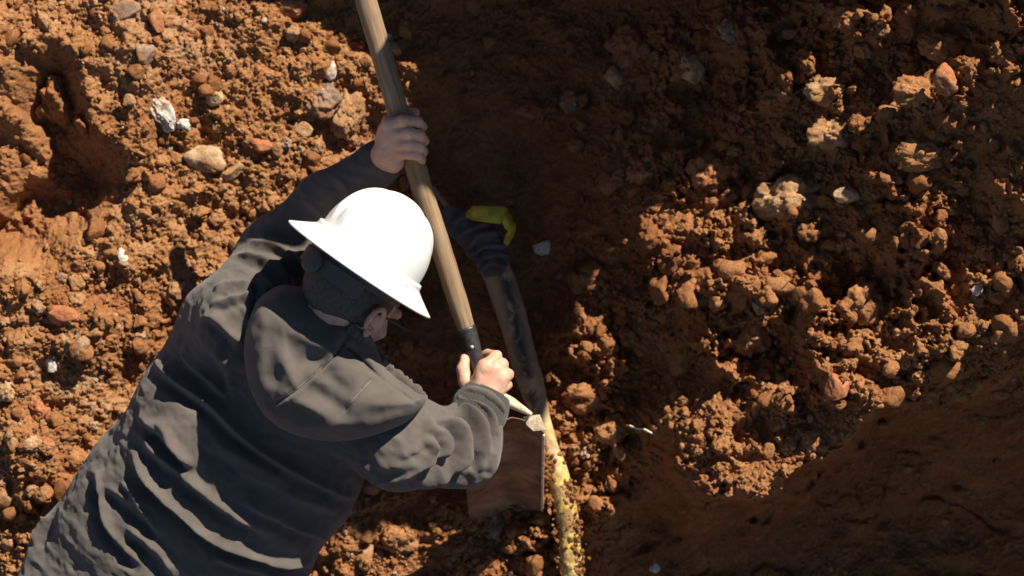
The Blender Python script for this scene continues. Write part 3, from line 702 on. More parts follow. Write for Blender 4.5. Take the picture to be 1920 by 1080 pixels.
def sweatshirt():
    fl = Field((-1.2, -.98, .0), (.06, .36, .66), .0030)
    ax = V3(.6, .78, 0); sd = V3(.78, -.6, 0)
    # trunk: flattened along w
    pts = [P(200, 1230, .12), P(255, 1120, .165), P(362, 985, .225), P(470, 828, .30), P(560, 720, .345)]
    rs = [.205, .222, .232, .222, .16]
    for i in range(4): fl.cone(pts[i], pts[i + 1], rs[i], rs[i + 1], .05, flat=.62, ax=(0.1, .1, 1))
    fl.cone(P(470, 610, .42), P(738, 822, .41), .086, .088, .05)
    fl.cone(P(560, 740, .365), P(620, 650, .385), .10, .07, .05)      # base of the hood, neck
    fl.chain([jl['sh'], jl['el'], jl['mi'], jl['wr'] + (jl['wr'] - jl['mi']) * -.02], [.088, .070, .058, .043], .03)
    fl.chain([jr['sh'], jr['el'], jr['wr'] + (jr['el'] - jr['wr']) * .16], [.090, .070, .051], .03)
    fl.cone(P(432, 612, .36), P(385, 745, .27), .098, .105, .04)
    V, F = fl.mesh(); V = relax(V, F, 3)
    N = normals(V, F); Q = pix(V); fr = sstep(.1, .6, N[:, 2])
    D = np.zeros(len(V))
    def ridge(pts, amp, sig, both=0.55, mask=1.0):
        """raised fold with a trough on its lower left side"""
        d, s, tt = seg_field(Q, resample(pts, max(6, len(pts) * 4))); end = np.clip(np.minimum(tt, 1 - tt) * 6, 0, 1) ** .8
        sd_ = d * s
        D[:] += mask * fr * end * amp * (np.exp(-np.abs(d / sig) ** 1.4) - both * np.exp(-((sd_ - SG * sig * 2.3) / (sig * 1.5)) ** 2))
    SG = 1.0
    T = [
     ([(183, 883), (192, 919), (197, 961), (211, 997), (239, 1030), (269, 1062)], .017, 9),
     ([(247, 833), (258, 863), (281, 899), (308, 927), (347, 963), (389, 997), (431, 1022), (480, 1038), (518, 1051), (583, 1048), (648, 1030)], .022, 11),
     ([(261, 799), (278, 833), (314, 866), (361, 902), (417, 944), (458, 974), (510, 1000)], .017, 12),
     ([(289, 786), (314, 808), (339, 850), (370, 880)], .014, 15),
     ([(231, 902), (250, 920), (272, 950)], .009, 8),
     ([(239, 986), (278, 1016), (306, 1044), (328, 1084)], .014, 13),
     ([(200, 911), (250, 941), (283, 969), (303, 1004)], .012, 11),
     ([(400, 1041), (444, 1058), (490, 1072), (540, 1090)], .012, 9),
     ([(288, 668), (311, 698), (363, 736), (405, 770), (447, 811), (490, 845), (518, 863), (583, 900), (648, 930), (700, 928)], .020, 10),
     ([(259, 775), (285, 801), (337, 847), (363, 874)], .013, 10),
     ([(454, 937), (500, 958), (551, 983), (600, 1004), (640, 1008)], .015, 12),
     ([(440, 880), (500, 905), (560, 935), (630, 955)], .010, 14),
     ([(390, 822), (440, 850), (500, 880), (560, 905)], .012, 16),
     ([(402, 545), (430, 534), (473, 530)], .010, 9), ([(395, 575), (430, 560), (475, 552)], .010, 8),
     ([(375, 600), (400, 596), (425, 616), (454, 645)], .014, 12),
     ([(345, 640), (360, 674), (389, 704), (428, 752)], .013, 14),
     ([(400, 650), (430, 690), (440, 740)], .010, 12),
     ([(300, 620), (325, 600), (345, 560), (380, 520)], .006, 10),
     ([(60, 1020), (75, 992), (98, 968)], .014, 8),
     # left sleeve
     ([(445, 478), (487, 486), (520, 505), (540, 540), (548, 565)], .013, 8), ([(470, 455), (520, 462), (552, 490), (568, 525)], .011, 8),
     ([(500, 420), (540, 430), (575, 455)], .009, 9), ([(560, 370), (590, 392), (610, 420)], .008, 9), ([(620, 330), (645, 350), (655, 385)], .006, 8),
     # right upper arm and shoulder
     ([(700, 905), (760, 893), (820, 862), (858, 830)], .011, 9), ([(770, 925), (820, 905), (862, 872), (893, 838)], .012, 8),
     ([(690, 870), (740, 872), (800, 850), (835, 822)], .007, 13), ([(800, 780), (812, 810), (812, 850)], .007, 12),
     ]
    for p, a, s in T: ridge(p, a * 1.15, s * .72, .75)
    # ring folds of the right forearm: valleys between rolls
    def valley(pts, amp, sig):
        d, s, tt = seg_field(Q, resample(pts, max(8, len(pts) * 4))); end = np.clip(np.minimum(tt, 1 - tt) * 5, 0, 1) ** .7
        D[:] += fr * end * amp * 1.5 * (-np.exp(-(d / sig) ** 2) + .45 * np.exp(-((d - sig * 2.1) / (sig * 1.2)) ** 2))
    for p, a, s in [([(860, 742), (890, 745), (915, 757), (932, 778), (941, 815)], .011, 6), ([(826, 778), (848, 763), (877, 758), (903, 771), (919, 797), (926, 850)], .013, 6.5),
                    ([(815, 785), (840, 778), (865, 782), (884, 800), (893, 828), (885, 885)], .014, 7), ([(812, 798), (835, 797), (852, 812), (858, 835), (845, 880)], .011, 6), ([(800, 810), (818, 822), (826, 845), (815, 885)], .007, 6),
                    ([(747, 868), (780, 858), (812, 838)], .006, 7), ([(660, 872), (690, 905), (700, 930)], .010, 8),
                    ([(475, 532), (480, 548), (476, 580), (470, 600)], .012, 7)]: valley(p, a, s)
    p3 = np.column_stack([V[:, 0] * .78 - V[:, 1] * .6, (V[:, 0] * .6 + V[:, 1] * .78) * 2.1, V[:, 2] * 1.5])
    torso = 1 - sstep(.2, .05, -V[:, 1]) * .0
    D += (.0045 * fbm(p3, 6, 3, 12) + .0030 * (1 - np.abs(fbm(p3 + .012 * np.column_stack([fbm(V, 12, 2, 5)] * 3), 13, 2, 15)) * 1.5)) * fr
    D += .0012 * (1 - 2.2 * np.abs(fbm(p3 * np.array([1, 1.3, 1]), 24, 2, 25))) * fr
    back = sstep(0, 1, 1 - fr)
    D += .003 * fbm(V, 10, 2, 18) * back
    V = V + N * D[:, None]; V = relax(V, F, 2, .5)
    V = V + normals(V, F) * (.0007 * fbm(V, 70, 3, 33))[:, None]
    return V, F
sV, sF = sweatshirt()
shirt = link('sweatshirt', sV, sF, CLOTH, man)

def cuff(a, b, ra, rb, axisup):
    n = 24; seg = 120; t = np.linspace(0, 1, n)[:, None]; path = a + (b - a) * t
    bul = np.sin(np.pi * np.linspace(0.04, .96, n)) ** .35
    V, F = tube(path, (ra + (rb - ra) * t[:, 0]) * (0.90 + .12 * bul), seg, cap=False)
    ang = np.tile(np.arange(seg), n); N = V - np.repeat(path, seg, axis=0); N /= np.linalg.norm(N, axis=1)[:, None]
    V = V + N * (.0010 * np.sin(ang * 2 * np.pi / seg * 40))[:, None] + N * (.002 * fbm(V, 25, 2, 9))[:, None]
    return V, F
dl = jl['wr'] - jl['mi']; dl /= np.linalg.norm(dl)
V, F = cuff(jl['wr'] - dl * .045, jl['wr'] + dl * .022, .047, .041, None); link('cuff', V, F, CUFFM, man)
dr = jr['wr'] - jr['el']; dr /= np.linalg.norm(dr)
V, F = cuff(jr['wr'] - dr * .040, jr['wr'] + dr * .020, .056, .048, None); link('cuff', V, F, CUFFM, man)

# top surface of the sweatshirt on a grid, so the hood can lie on it
gx = np.arange(-1.2, .06, .006); gy = np.arange(-.98, .36, .006); TOP = np.full((len(gx), len(gy)), .2)
ia = np.clip(((sV[:, 0] - gx[0]) / .006).astype(int), 0, len(gx) - 1); ib = np.clip(((sV[:, 1] - gy[0]) / .006).astype(int), 0, len(gy) - 1)
np.maximum.at(TOP, (ia, ib), sV[:, 2])
for _ in range(4):
    t_ = TOP.copy(); t_[1:-1, 1:-1] = (TOP[:-2, 1:-1] + TOP[2:, 1:-1] + TOP[1:-1, :-2] + TOP[1:-1, 2:] + TOP[1:-1, 1:-1]) / 5; TOP = t_
def top(u, v): return TOP[np.clip(((u - gx[0]) / .006).astype(int), 0, len(gx) - 1), np.clip(((v - gy[0]) / .006).astype(int), 0, len(gy) - 1)]

def hood():
    W0 = .50
    poly = [(484, 562), (468, 600), (459, 645), (461, 690), (474, 738), (503, 784), (548, 812), (610, 826), (672, 823), (730, 806), (772, 784), (802, 746),
            (784, 733), (754, 716), (728, 694), (716, 668), (703, 645), (692, 620), (676, 604), (664, 594), (642, 580), (618, 562), (590, 547), (560, 537), (522, 536)]
    def m(pts): return np.array([P(x, y, W0)[:2] for x, y in pts])
    pm = resample(np.vstack([m(poly), m(poly)[:1]]), 160)[:-1]
    st = .0026; x = np.arange(pm[:, 0].min() - .01, pm[:, 0].max() + .01, st); y = np.arange(pm[:, 1].min() - .01, pm[:, 1].max() + .01, st)
    X, Y = np.meshgrid(x, y, indexing='ij'); Q = np.column_stack([X.ravel(), Y.ravel()]); sdv = sdpoly(Q, pm)
    z = np.linspace(0, 1, 2)
    # volume field: thick at the middle, curling under at the outline
    c0 = m([(600, 700)])[0]
    base = .515
    R = .085; h = np.sqrt(np.clip(1 - (1 - np.clip(sdv / R, 0, 1)) ** 2, 0, 1)) * .088
    pxq = np.column_stack([Q[:, 0] / (FW * (DIST - W0)) * 1920 + 960, 540 - Q[:, 1] / (FW * (DIST - W0)) * 1920])
    D = np.zeros(len(Q))
    def g(x_, y_, rx, ry, ang, amp):
        c, s = math.cos(math.radians(ang)), math.sin(math.radians(ang)); dx, dy = pxq[:, 0] - x_, pxq[:, 1] - y_
        D[:] += amp * np.exp(-((dx * c + dy * s) / rx) ** 2 - ((dy * c - dx * s) / ry) ** 2)
    def line(pts, amp, sig):
        d, s, tt = seg_field(pxq, resample(pts, len(pts) * 5)); D[:] += amp * np.exp(-(d / sig) ** 2) * np.clip(np.minimum(tt, 1 - tt) * 8, .0, 1)
    def step(pts, amp, wd_, fade):
        d, s, tt = seg_field(pxq, resample(pts, len(pts) * 5)); sd_ = d * s; D[:] += amp * sstep(-wd_, wd_, sd_) * np.exp(-(d / fade) ** 2)
    g(570, 575, 70, 30, 14, -.006)                       # the opening of the hood, under the helmet
    g(527, 722, 20, 40, 12, -.009); g(642, 716, 40, 13, 40, -.007); g(622, 745, 50, 16, 30, -.010); g(590, 672, 40, 16, -25, -.012)
    g(555, 700, 12, 42, -28, .012); g(590, 760, 40, 12, 28, .012); g(660, 790, 40, 12, -10, .008); g(690, 760, 22, 30, 40, .008)
    g(655, 660, 26, 18, 30, -.012); g(600, 640, 60, 14, 25, .010); g(500, 650, 14, 60, 5, .008); g(545, 640, 14, 40, -20, -.007); g(720, 770, 30, 12, -25, -.008)
    line([(515, 757), (540, 744), (564, 727), (596, 700), (630, 669), (650, 640), (664, 620)], -.009, 2.6)
    line([(519, 763), (545, 750), (570, 733), (602, 706), (636, 675)], .0035, 3.2)
    line([(648, 772), (670, 745), (692, 716), (710, 704)], -.005, 2.6)
    line([(638, 640), (660, 655), (684, 676), (706, 697), (730, 716), (760, 738), (790, 757)], -.011, 3.2)
    line([(650, 628), (672, 646), (694, 668), (716, 690), (742, 710), (772, 730), (794, 748)], .007, 5)
    line([(657, 619), (680, 640), (700, 665), (722, 690), (750, 712)], -.004, 2.4)
    for q in range(14):                                   # puckers in the hem
        t_ = q / 13; x_ = 665 + 130 * t_; y_ = 628 + 118 * t_ + 5 * math.sin(q * 2.1); g(x_, y_, 2.6, 7, -38 + 8 * math.sin(q * 3.3), -.005)
    p3 = np.column_stack([Q, np.full(len(Q), .2)]); D += .0065 * (1 - 1.6 * np.abs(fbm(p3 * np.array([1, 1.6, 1]), 11, 2, 49))) + .0028 * fbm(p3, 16, 3, 44) + .0012 * fbm(p3, 45, 2, 46)
    topz = base + h + D * sstep(0, .02, sdv)
    under = base - .03 - .05 * sstep(0, .03, sdv)
    lo = .36; hh = .0026; nz = int((.66 - lo) / hh)
    Z = lo + hh * np.arange(nz)
    tz = topz.reshape(X.shape); uz = under.reshape(X.shape); sv = sdv.reshape(X.shape)
    fld = Field((x[0], y[0], lo), (x[-1], y[-1], lo + hh * (nz - 1)), st)
    sh = fld.d.shape; zz = lo + st * np.arange(sh[2])
    def fit(a): 
        o = np.zeros(sh[:2]); o[:] = a[-1, -1]; o[:min(sh[0], a.shape[0]), :min(sh[1], a.shape[1])] = a[:sh[0], :sh[1]]; return o
    tz, uz, sv = fit(tz), fit(uz), fit(sv)
    d = np.maximum(np.maximum(zz[None, None] - tz[..., None], uz[..., None] - zz[None, None]) * .75, -sv[..., None])
    fld.d = d.astype(np.float32); fld.d[0] = fld.d[-1] = .1; fld.d[:, 0] = fld.d[:, -1] = .1; fld.d[:, :, 0] = fld.d[:, :, -1] = .1
    V, F = fld.mesh(); V = relax(V, F, 2, .5)
    return V, F
hV, hF = hood()
hd = link('hood', hV, hF, CLOTH, man)
# stitched seams of the hood
hx = {}
def htop(p):
    d = (hV[:, 0] - p[0]) ** 2 + (hV[:, 1] - p[1]) ** 2; d = d + (hV[:, 2] < .47) * 9; i = np.argpartition(d, 8)[:8]; return hV[i, 2].mean()
for pts in ([(518, 750), (545, 737), (570, 719), (602, 692), (634, 661)], [(655, 760), (675, 737), (698, 712)]):
    pa = resample(pts, 40); q = []
    for x_, y_ in pa:
        p = P(x_, y_, .53); p[2] = htop(p) + .0003; q.append(p)
    link_tube('seam', q, .0009, STITCH, hd, 8)

hp = resample([(652, 614), (676, 634), (697, 662), (722, 692), (756, 720), (792, 744)], 90); q = []
for x_, y_ in hp:
    p = P(x_, y_, .55); p[2] = htop(p); q.append(p)
q = np.array(q); kz = np.ones(9) / 9; q[:, 2] = np.convolve(np.pad(q[:, 2], 4, 'edge'), kz, 'valid') + .003
V, F = tube(q, np.interp(np.linspace(0, 1, 90), [0, .06, .94, 1], [.006, .0135, .0125, .005]), 36, squash=.42)
F = F[F[:, 2] != F[:, 3]]; s_ = np.append(np.repeat(np.linspace(0, 1, 90), 36), [0, 1]); N = normals(V, F)
V = V + N * (.0016 * np.sin(s_ * 95 + 2 * np.sin(s_ * 31)) + .002 * fbm(V, 50, 2, 8))[:, None]
link('hood_hem', V, F, CLOTH, hd)
def trousers():
    fl = Field((-1.35, -1.75, -.35), (-.35, -.66, .52), .009)
    fl.cone(P(190, 1240, .22), P(250, 1120, .25), .19, .20, .05, flat=.6, ax=(.1, .1, 1))
    for hip, kn, an in ((P(120, 1240, .2), P(60, 1500, .02), P(-60, 1850, -.02)), (P(300, 1290, .2), P(330, 1560, .0), P(250, 1880, -.05))):
        fl.chain([hip, kn, an], [.115, .08, .06], .04)
    V, F = fl.mesh(); V = relax(V, F, 2); N = normals(V, F); V = V + N * (.01 * fbm(V, 9, 3, 3))[:, None]
    return V, F
V, F = trousers(); link('trousers', V, F, DENIM, man)
def boot(an, toe):
    fl = Field(np.minimum(an, toe) - .12, np.maximum(an, toe) + .12, .006); fl.cone(an, an + (toe - an) * .2, .06, .055, .02); fl.cone(an + (toe - an) * .1, toe, .05, .045, .03)
    return fl.mesh()
for an, toe in ((P(-60, 1850, -.02), P(-80, 2000, -.08)), (P(250, 1880, -.05), P(250, 2030, -.1))):
    V, F = boot(an, toe); link('boot', V, F, BLACK, man, origin=None)

# hard hat: full brim shell
def hat():
    nr, na = 90, 240; V = []
    for i in range(nr):
        s = i / (nr - 1)
        for j in range(na):
            a = 2 * math.pi * j / na; ca, sa = math.cos(a), math.sin(a)      # ca: forward, sa: to his right
            rx, ry = .113, .098                                                # dome base radii
            bx, by = .163, .150                                                # brim edge
            if s < .62:                                                        # dome
                q = s / .62 * math.pi / 2; r = math.sin(q) ** .96; hgt = .032 + .118 * math.cos(q) ** .92 if q < math.pi / 2 else .032
                hgt = .032 + .118 * max(math.cos(q), 0) ** .85
                f_, r_ = rx * r * ca, ry * r * sa
                # three ridges running front to back
                for c_, am, wd_ in ((0, .0075, .012), (.036, .005, .007), (-.036, .005, .007)):
                    k = am * math.exp(-((r_ - c_) / wd_) ** 4) * min(1, max(0, (hgt - .045) / .03)); hgt += k
                    f_ += k * ca * r
            elif s < .70:                                                      # rain gutter round the dome foot
                t = (s - .62) / .08; b_ = math.sin(t * math.pi); k = 1 + .075 * t + .02 * b_
                f_, r_ = rx * k * ca, ry * k * sa; hgt = .032 - .006 * t + .0065 * b_
            elif s < .93:                                                      # brim sloping out
                t = (s - .70) / .23; k = 1.075
                f_ = (rx * k + (bx - rx * k) * t) * ca; r_ = (ry * k + (by - ry * k) * t) * sa; hgt = .026 - .026 * t ** .9 - (.006 * t if ca > .5 else 0) * (ca - .5)
            else:                                                              # rolled lip
                t = (s - .93) / .07; f_ = (bx + .0015 * math.sin(t * 3.14)) * ca; r_ = (by + .0015 * math.sin(t * 3.14)) * sa; hgt = 0 - .0045 * t - (.006 if ca > .5 else 0) * (ca - .5)
            V.append(RIMC + F_ * f_ + R_ * r_ + AH * hgt)
    V = np.array(V); i, j = np.meshgrid(np.arange(nr - 1), np.arange(na), indexing='ij'); j2 = (j + 1) % na
    F = np.stack([i * na + j, (i + 1) * na + j, (i + 1) * na + j2, i * na + j2], -1).reshape(-1, 4)
    # underside: the same sheet 2.5 mm inwards
    N = normals(V, F); s_ = 1 if (N[60 * na // 2] @ (V[60 * na // 2] - RIMC)) > 0 else -1; F = F if s_ > 0 else F[:, ::-1]; N = normals(V, F)
    V2 = V - N * .0028; n = len(V); F2 = F[:, ::-1] + n
    k = np.arange(na) + (nr - 1) * na; k2 = (np.arange(na) + 1) % na + (nr - 1) * na
    F3 = np.stack([k, k2, k2 + n, k + n], -1)
    return np.vstack([V, V2]), np.vstack([F, F2, F3])
AH = A_ + V3(0, 0, .07); AH /= np.linalg.norm(AH)
V, F = hat(); hatp = link('hard_hat', V, F, SHELL, man)
def ringband(h, kf, kr, wid, a0, a1, thick=.002, n=60):
    V = []; 
    for i in range(n + 1):
        a = math.radians(a0 + (a1 - a0) * i / n); c = RIMC + F_ * kf * math.cos(a) + R_ * kr * math.sin(a) + AH * h; o = F_ * math.cos(a) + R_ * math.sin(a)
        for q in ((0, 0), (thick, 0), (thick, wid), (0, wid)): V.append(c + o * q[0] - AH * q[1])
    i = np.arange(n)[:, None]; k = np.arange(4)[None]; k2 = (k + 1) % 4
    F = np.stack([i * 4 + k, i * 4 + k2, (i + 1) * 4 + k2, (i + 1) * 4 + k], -1).reshape(-1, 4); F = np.vstack([F, [[0, 3, 2, 1], [n * 4, n * 4 + 1, n * 4 + 2, n * 4 + 3]]])
    return np.array(V), F
V, F = ringband(.006, .104, .090, .026, 0, 360); link('headband', V, F, GREYP, hatp, smooth=False)
V, F = ringband(-.016, .108, .092, .030, 118, 242, .003); link('nape_strap', V, F, GREYP, hatp, smooth=False)
kc = RIMC - F_ * .112 - AH * .034 + R_ * .0
link_tube('ratchet_knob', [kc, kc - F_ * .003, kc - F_ * .008, kc - F_ * .010], [.022, .0225, .0215, .018], GREYP, hatp, 28, up=A_)
for s in (-1, 1):
    c = RIMC + R_ * s * .1035 + AH * .022; link_tube('accessory_slot', [c - F_ * .014, c + F_ * .014], [.0062, .0062], SHELL, hatp, 12, up=A_)
# hair round the back and sides of the head, below the hat
def hair():
    lo = HC - .14; fl = Field(lo, HC + .14, .0028); M = [F_, A_, R_]
    fl.ell(HC + A_ * .032 - F_ * .016, M, (.101, .102, .0795), .01)
    X, Y, Z = np.meshgrid(*[lo[i] + .0028 * np.arange(fl.n[i]) for i in range(3)], indexing='ij')
    pf = (X - HC[0]) * F_[0] + (Y - HC[1]) * F_[1] + (Z - HC[2]) * F_[2]; pa = (X - HC[0]) * A_[0] + (Y - HC[1]) * A_[1] + (Z - HC[2]) * A_[2]
    cut = np.maximum(-(pa + .062 - .5 * np.clip(pf + .02, 0, 1)) , pf - .05) + .004 * np.sin(pf * 300)
    fl.d = np.maximum(fl.d, cut.astype(np.float32)); fl.d[0] = fl.d[-1] = .1; fl.d[:, :, 0] = fl.d[:, :, -1] = .1
    V, F = fl.mesh(); N = normals(V, F); p3 = np.column_stack([V @ F_ * 3, V @ A_ * .6, V @ R_ * 3]); return V + N * (.0005 * fbm(p3, 30, 2, 5))[:, None], F
V, F = hair(); link('hair', V, F, HAIR, man)
# spectacles: temple arms, frame and lenses
gl = None
e = HC + A_ * .012
ex = lambda f, a, r: HC + F_ * f + A_ * a + R_ * r
gl = link_tube('eyeglasses', [ex(.103, .012, -.060), ex(.112, .018, -.03), ex(.114, .014, 0), ex(.112, .018, .03), ex(.103, .012, .060)], .0016, BLACK, man, 10, up=A_)
for s in (1, -1):
    link_tube('temple_arm', [ex(.103, .012, s * .061), ex(.09, .012, s * .079), ex(.03, .012, s * .084), ex(-.005, .012, s * .086), ex(-.022, -.008, s * .085)], .0019, BLACK, gl, 10, up=A_)
    a = np.linspace(0, 2 * np.pi, 25); link_tube('lens_rim', [ex(.110 - .006 * abs(math.cos(q)), .0 + .018 * math.sin(q), s * .033 + .025 * math.cos(q)) for q in a], .0013, BLACK, gl, 8, up=F_)

# ------------------------------------------------------------------ the shovel
sh = empty('shovel', P(935, 880, .05), 'long handled square shovel with a wooden handle held by the worker', 'shovel')
ys = np.linspace(-80, 628, 90); path = np.array([shovel_axis(y) for y in ys]); rad = np.interp(ys, [-80, 200, 560, 628], [.0205, .0205, .0195, .0165])
V, F = tube(path, rad, 36, cap=True)
along = np.append(np.repeat(np.linspace(0, .75, 90), 36), [0, .75]); a_ = np.append(np.tile(np.cos(np.linspace(0, 2 * np.pi, 36, endpoint=False)), 90), [0, 0]) * .02; b_ = np.append(np.tile(np.sin(np.linspace(0, 2 * np.pi, 36, endpoint=False)), 90), [0, 0]) * .02
V = V + np.column_stack([.0006 * fbm(V, 30, 2, 3)] * 3)
F = F[F[:, 2] != F[:, 3]]
link('handle', V, F, WOOD, sh, attr={'along': along, 'ax': a_, 'ay': b_})
def sa(y): return shovel_axis(y)
sock = link_tube('socket', [sa(612), sa(616), sa(640), sa(665), sa(700), sa(735), sa(760)], [.0185, .0192, .0175, .0150, .0140, .0145, .016], STEEL, sh, 28)
ax_d = sa(640) - sa(600); ax_d /= np.linalg.norm(ax_d); sdv_ = np.cross(ax_d, V3(0, 0, 1)); sdv_ /= np.linalg.norm(sdv_)
link_tube('rivet', [sa(650) + V3(0, 0, .014), sa(650) + V3(0, 0, .0185)], [.004, .003], EDGE, sock, 12, up=V3(1, 0, 0))
def blade():
    # corners: top left hidden behind the sleeve, top right lit tab, bottom right, bottom left
    c = [P(862, 800, .30), P(1019, 806, .25), P(1016, 985, -.19), P(884, 1005, -.2)]
    nu_, nv_ = 70, 90; V = []
    for j in range(nv_):
        t = j / (nv_ - 1)
        for i in range(nu_):
            s = i / (nu_ - 1); p = (c[0] * (1 - s) + c[1] * s) * (1 - t) + (c[3] * (1 - s) + c[2] * s) * t
            nn = V3(-.05, -.75, .65); p = p - nn * .030 * (math.sin(math.pi * s)) * (1 - .3 * t) + nn * .010 * math.exp(-((s - .5) / .10) ** 2) * (1 - t) ** 2
            if s > .94: p = p + nn * .006 * (s - .94) / .06
            V.append(p)
    V = np.array(V); i, j = np.meshgrid(np.arange(nu_ - 1), np.arange(nv_ - 1), indexing='xy')
    F = np.stack([j * nu_ + i, j * nu_ + i + 1, (j + 1) * nu_ + i + 1, (j + 1) * nu_ + i], -1).reshape(-1, 4)
    N = normals(V, F); 
    if N[:, 2].mean() < 0: F = F[:, ::-1]; N = -N
    es = np.tile(np.sin(np.pi * np.linspace(0, 1, nu_)), nv_); V = V + N * (.0045 * es * fbm(V, 20, 4, 77))[:, None]; Vr = V.reshape(nv_, nu_, 3); V2 = V - N * .0022; n = len(V)
    per = list(range(nu_)) + [k * nu_ + nu_ - 1 for k in range(1, nv_)] + [(nv_ - 1) * nu_ + k for k in range(nu_ - 2, -1, -1)] + [k * nu_ for k in range(nv_ - 2, 0, -1)]
    p1 = np.array(per); p2 = np.roll(p1, -1); F3 = np.stack([p1, p1 + n, p2 + n, p2], -1)
    return np.vstack([V, V2]), np.vstack([F, F[:, ::-1] + n, F3]), Vr
V, F, Vr = blade(); bl = link('blade', V, F, BLADE, sh)
link_tube('lit_edge', Vr[2:72, -1], .0030, EDGE, bl, 8)  # pale strip standing in for sun on the blade's right edge
# rolled foot step along the top of the blade, with its bent end tab
link_tube('foot_step', resample([P(930, 742, .315), P(950, 751, .310), P(972, 763, .300), P(996, 777, .288)], 24), np.interp(np.linspace(0, 1, 24), [0, .5, 1], [.0125, .011, .004]), EDGE, bl, 20)
def tab():
    c = [P(981, 781, .285), P(1012, 777, .275), P(1024, 806, .262), P(1000, 808, .268), P(988, 797, .276)]
    n = len(c); top_ = [q + V3(0, 0, .0015) for q in c]; V = np.array(top_ + [q - V3(0, .001, .003) for q in c])
    me = [(0, 4, 3), (0, 3, 2), (0, 2, 1)]; F = me + [(a + n, b2 + n, c2 + n) for a, c2, b2 in me] + [(i, (i + 1) % n, (i + 1) % n + n) for i in range(n)] + [(i, (i + 1) % n + n, i + n) for i in range(n)]
    return V, np.array(F)
V, F = tab(); link('end_tab', V, F, EDGE, bl, smooth=False)

# ------------------------------------------------------------------ buried pipe, wrap, strap
m, t, b = mat('pipe_coating', 0.6, 0.4)
st_ = ramp(t, [(0.38, (0, 0, 0)), (0.50, (1, 1, 1))], ntex(t, 14, 6, 0.7, 1.2))
y_ = attr(t, 'yellow')
c1 = mix(t, mth(t, 'MULTIPLY', st_, attr(t, 'streak')), (0.48, 0.33, 0.19), (0.05, 0.04, 0.034))
c2 = ramp(t, [(0.3, (0.42, 0.27, 0.06)), (0.5, (0.70, 0.53, 0.12)), (0.75, (0.80, 0.70, 0.36))], ntex(t, 26, 6, 0.65))
mud = ramp(t, [(0.47, (0, 0, 0)), (0.52, (1, 1, 1))], ntex(t, 30, 7, 0.75, 0.8))
c2 = mix(t, mth(t, 'MULTIPLY', mud, 0.9), c2, (0.34, 0.17, 0.075))
c = mix(t, y_, c1, c2); t.links.new(c, b.inputs['Base Color']); bump(t, b, ntex(t, 60, 6, 0.7), 0.004, 0.6); PIPE = m
pp = resample([P(915, 478, -.12), P(936, 520, -.12), P(962, 600, -.115), P(990, 700, -.10), P(1014, 780, -.09), P(1037, 860, -.085), P(1056, 930, -.09), P(1068, 1010, -.105), P(1072, 1090, -.125), P(1070, 1250, -.2)], 160)
tt = np.linspace(0, 1, 160); pr_ = np.interp(tt, [0, .15, .36, .45, .52, .6, 1], [.031, .031, .027, .018, .017, .023, .024])
V, F = tube(pp, pr_, 48); F = F[F[:, 2] != F[:, 3]]; Q = pix(V)
N = normals(V, F); V = V + N * (.0012 * fbm(V, 26, 4, 6) + .006 * sstep(780, 860, Q[:, 1]) * np.clip(fbm(V, 30, 4, 16), 0, 1))[:, None]
yel = .4 * sstep(745, 800, Q[:, 1]) + .6 * sstep(830, 960, Q[:, 1]); str_ = np.exp(-((np.interp(Q[:, 1], [480, 780], [938, 1006]) - Q[:, 0]) / 17) ** 2)  # first step paints the sunlit stretch paler, second is the yellow coating
pipe = link('buried_pipe', V, F, PIPE, attr={'yellow': yel, 'streak': str_}, origin=pp[0]); tag(pipe, 'muddy coated pipe lying uncovered in the trench, yellow at its lower end', 'pipe')
def wrap():
    fl = Field(P(800, 520, -.2), P(980, 360, .06) , .003)
    ctr = [P(846, 402, -.05), P(868, 424, -.06), P(893, 440, -.07), P(912, 462, -.085), P(924, 492, -.10)]
    fl.chain(ctr, [.020, .027, .034, .036, .033], .02)
    V, F = fl.mesh(); V = relax(V, F, 2); N = normals(V, F); Q = pix(V); D = np.zeros(len(V))
    for pts in ([(895, 492), (915, 478), (948, 478)], [(890, 475), (910, 462), (945, 462)], [(880, 460), (900, 440), (935, 436)], [(865, 440), (890, 425), (925, 418)], [(850, 425), (865, 405), (895, 398)], [(900, 505), (920, 494), (946, 497)]):
        d, s, tt_ = seg_field(Q, resample(pts, 12)); D += .006 * np.exp(-(d / 4.5) ** 2) - .004 * np.exp(-((d - 8) / 4) ** 2)
    return V + N * (D + .004 * fbm(V, 45, 3, 5))[:, None], F
V, F = wrap(); tag(link('cloth_wrap', V, F, WRAP, origin=P(920, 490, -.12)), 'dark knotted cloth wound round the upper end of the buried pipe', 'cloth')
m, t, b = mat('yellow_webbing', 0.6, 0.3)
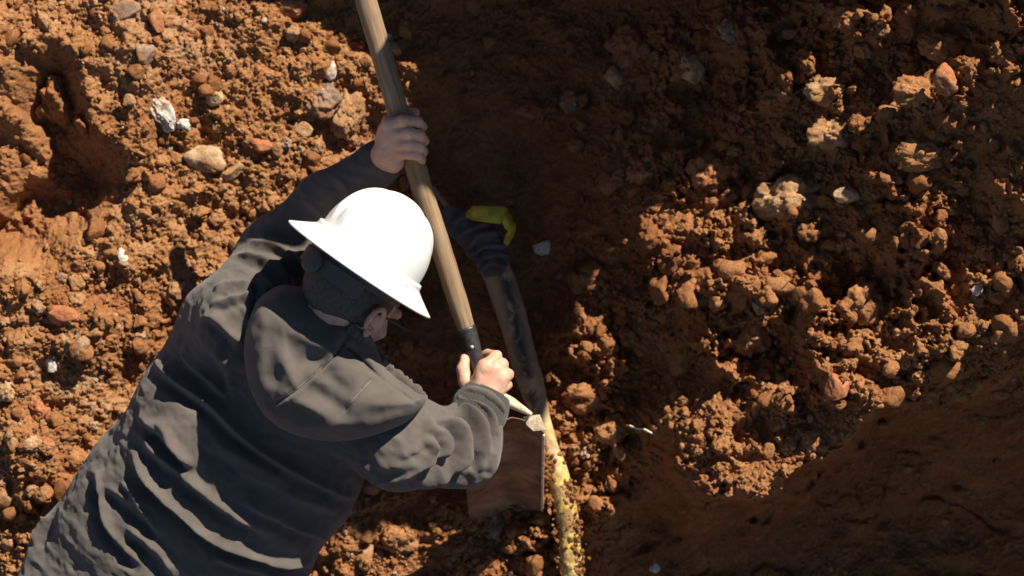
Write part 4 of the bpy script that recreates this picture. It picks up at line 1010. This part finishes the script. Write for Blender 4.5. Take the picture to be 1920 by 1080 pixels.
c = ramp(t, [(0.35, (0.32, 0.26, 0.03)), (0.6, (0.60, 0.52, 0.06))], ntex(t, 30, 4, 0.6)); t.links.new(c, b.inputs['Base Color']); bump(t, b, ntex(t, 90, 3, 0.6), 0.002, 0.5); YEL = m
def strap():
    kp = np.array([P(874, 404, -.03), P(890, 400, -.01), P(915, 402, .0), P(944, 404, .0), P(955, 420, -.01), P(957, 436, -.03), P(948, 460, -.07)])
    pa = np.column_stack([np.interp(np.linspace(0, 6, 60), np.arange(7), kp[:, c_]) for c_ in range(3)])
    hw = np.interp(np.linspace(0, 1, 60), [0, .15, .6, .8, 1], [.004, .015, .019, .017, .005]); V = []
    T = np.gradient(pa, axis=0); T /= np.linalg.norm(T, axis=1)[:, None]
    for i in range(60):
        tw = V3(.2, -1, .15) if i < 34 else V3(-1, -.1, .25) * ((i - 34) / 26) + V3(.2, -1, .15) * (1 - (i - 34) / 26)
        a = tw - T[i] * (tw @ T[i]); a /= np.linalg.norm(a); n_ = np.cross(T[i], a)
        for s, z in ((-1, 0), (-.4, .5), (0, .15), (.4, .5), (1, 0), (1, -1), (-1, -1)): V.append(pa[i] + a * hw[i] * s + n_ * (.0016 * z))
    i = np.arange(59)[:, None]; k = np.arange(7)[None]; k2 = (k + 1) % 7
    F = np.stack([i * 7 + k, i * 7 + k2, (i + 1) * 7 + k2, (i + 1) * 7 + k], -1).reshape(-1, 4); return np.array(V), F
V, F = strap(); tag(link('strap', V, F, YEL, origin=P(915, 398, 0)), 'bent yellow strap sticking up behind the dark cloth', 'strap')
o = link_tube('stick', resample([P(812, 352, -.08), P(830, 376, -.06), P(850, 402, -.05)], 12), .0055, WOOD, None, 10); tag(o, 'thin stick leaning between the shovel handle and the dark cloth', 'stick')
m, t, b = mat('root', 0.5, 0.4); b.inputs['Base Color'].default_value = (0.62, 0.54, 0.42, 1); ROOT = m
z0 = float(gh(*UV([(1200, 805)])[0])[0])
o = link_tube('root', resample([P(1180, 798, z0 + .03), P(1196, 804, z0 + .04), P(1208, 805, z0 + .04), P(1222, 812, z0 + .04), P(1238, 817, z0 + .02)], 24), .0022, ROOT, None, 8); tag(o, 'thin pale root poking out beside the mound right of the pipe', 'root')
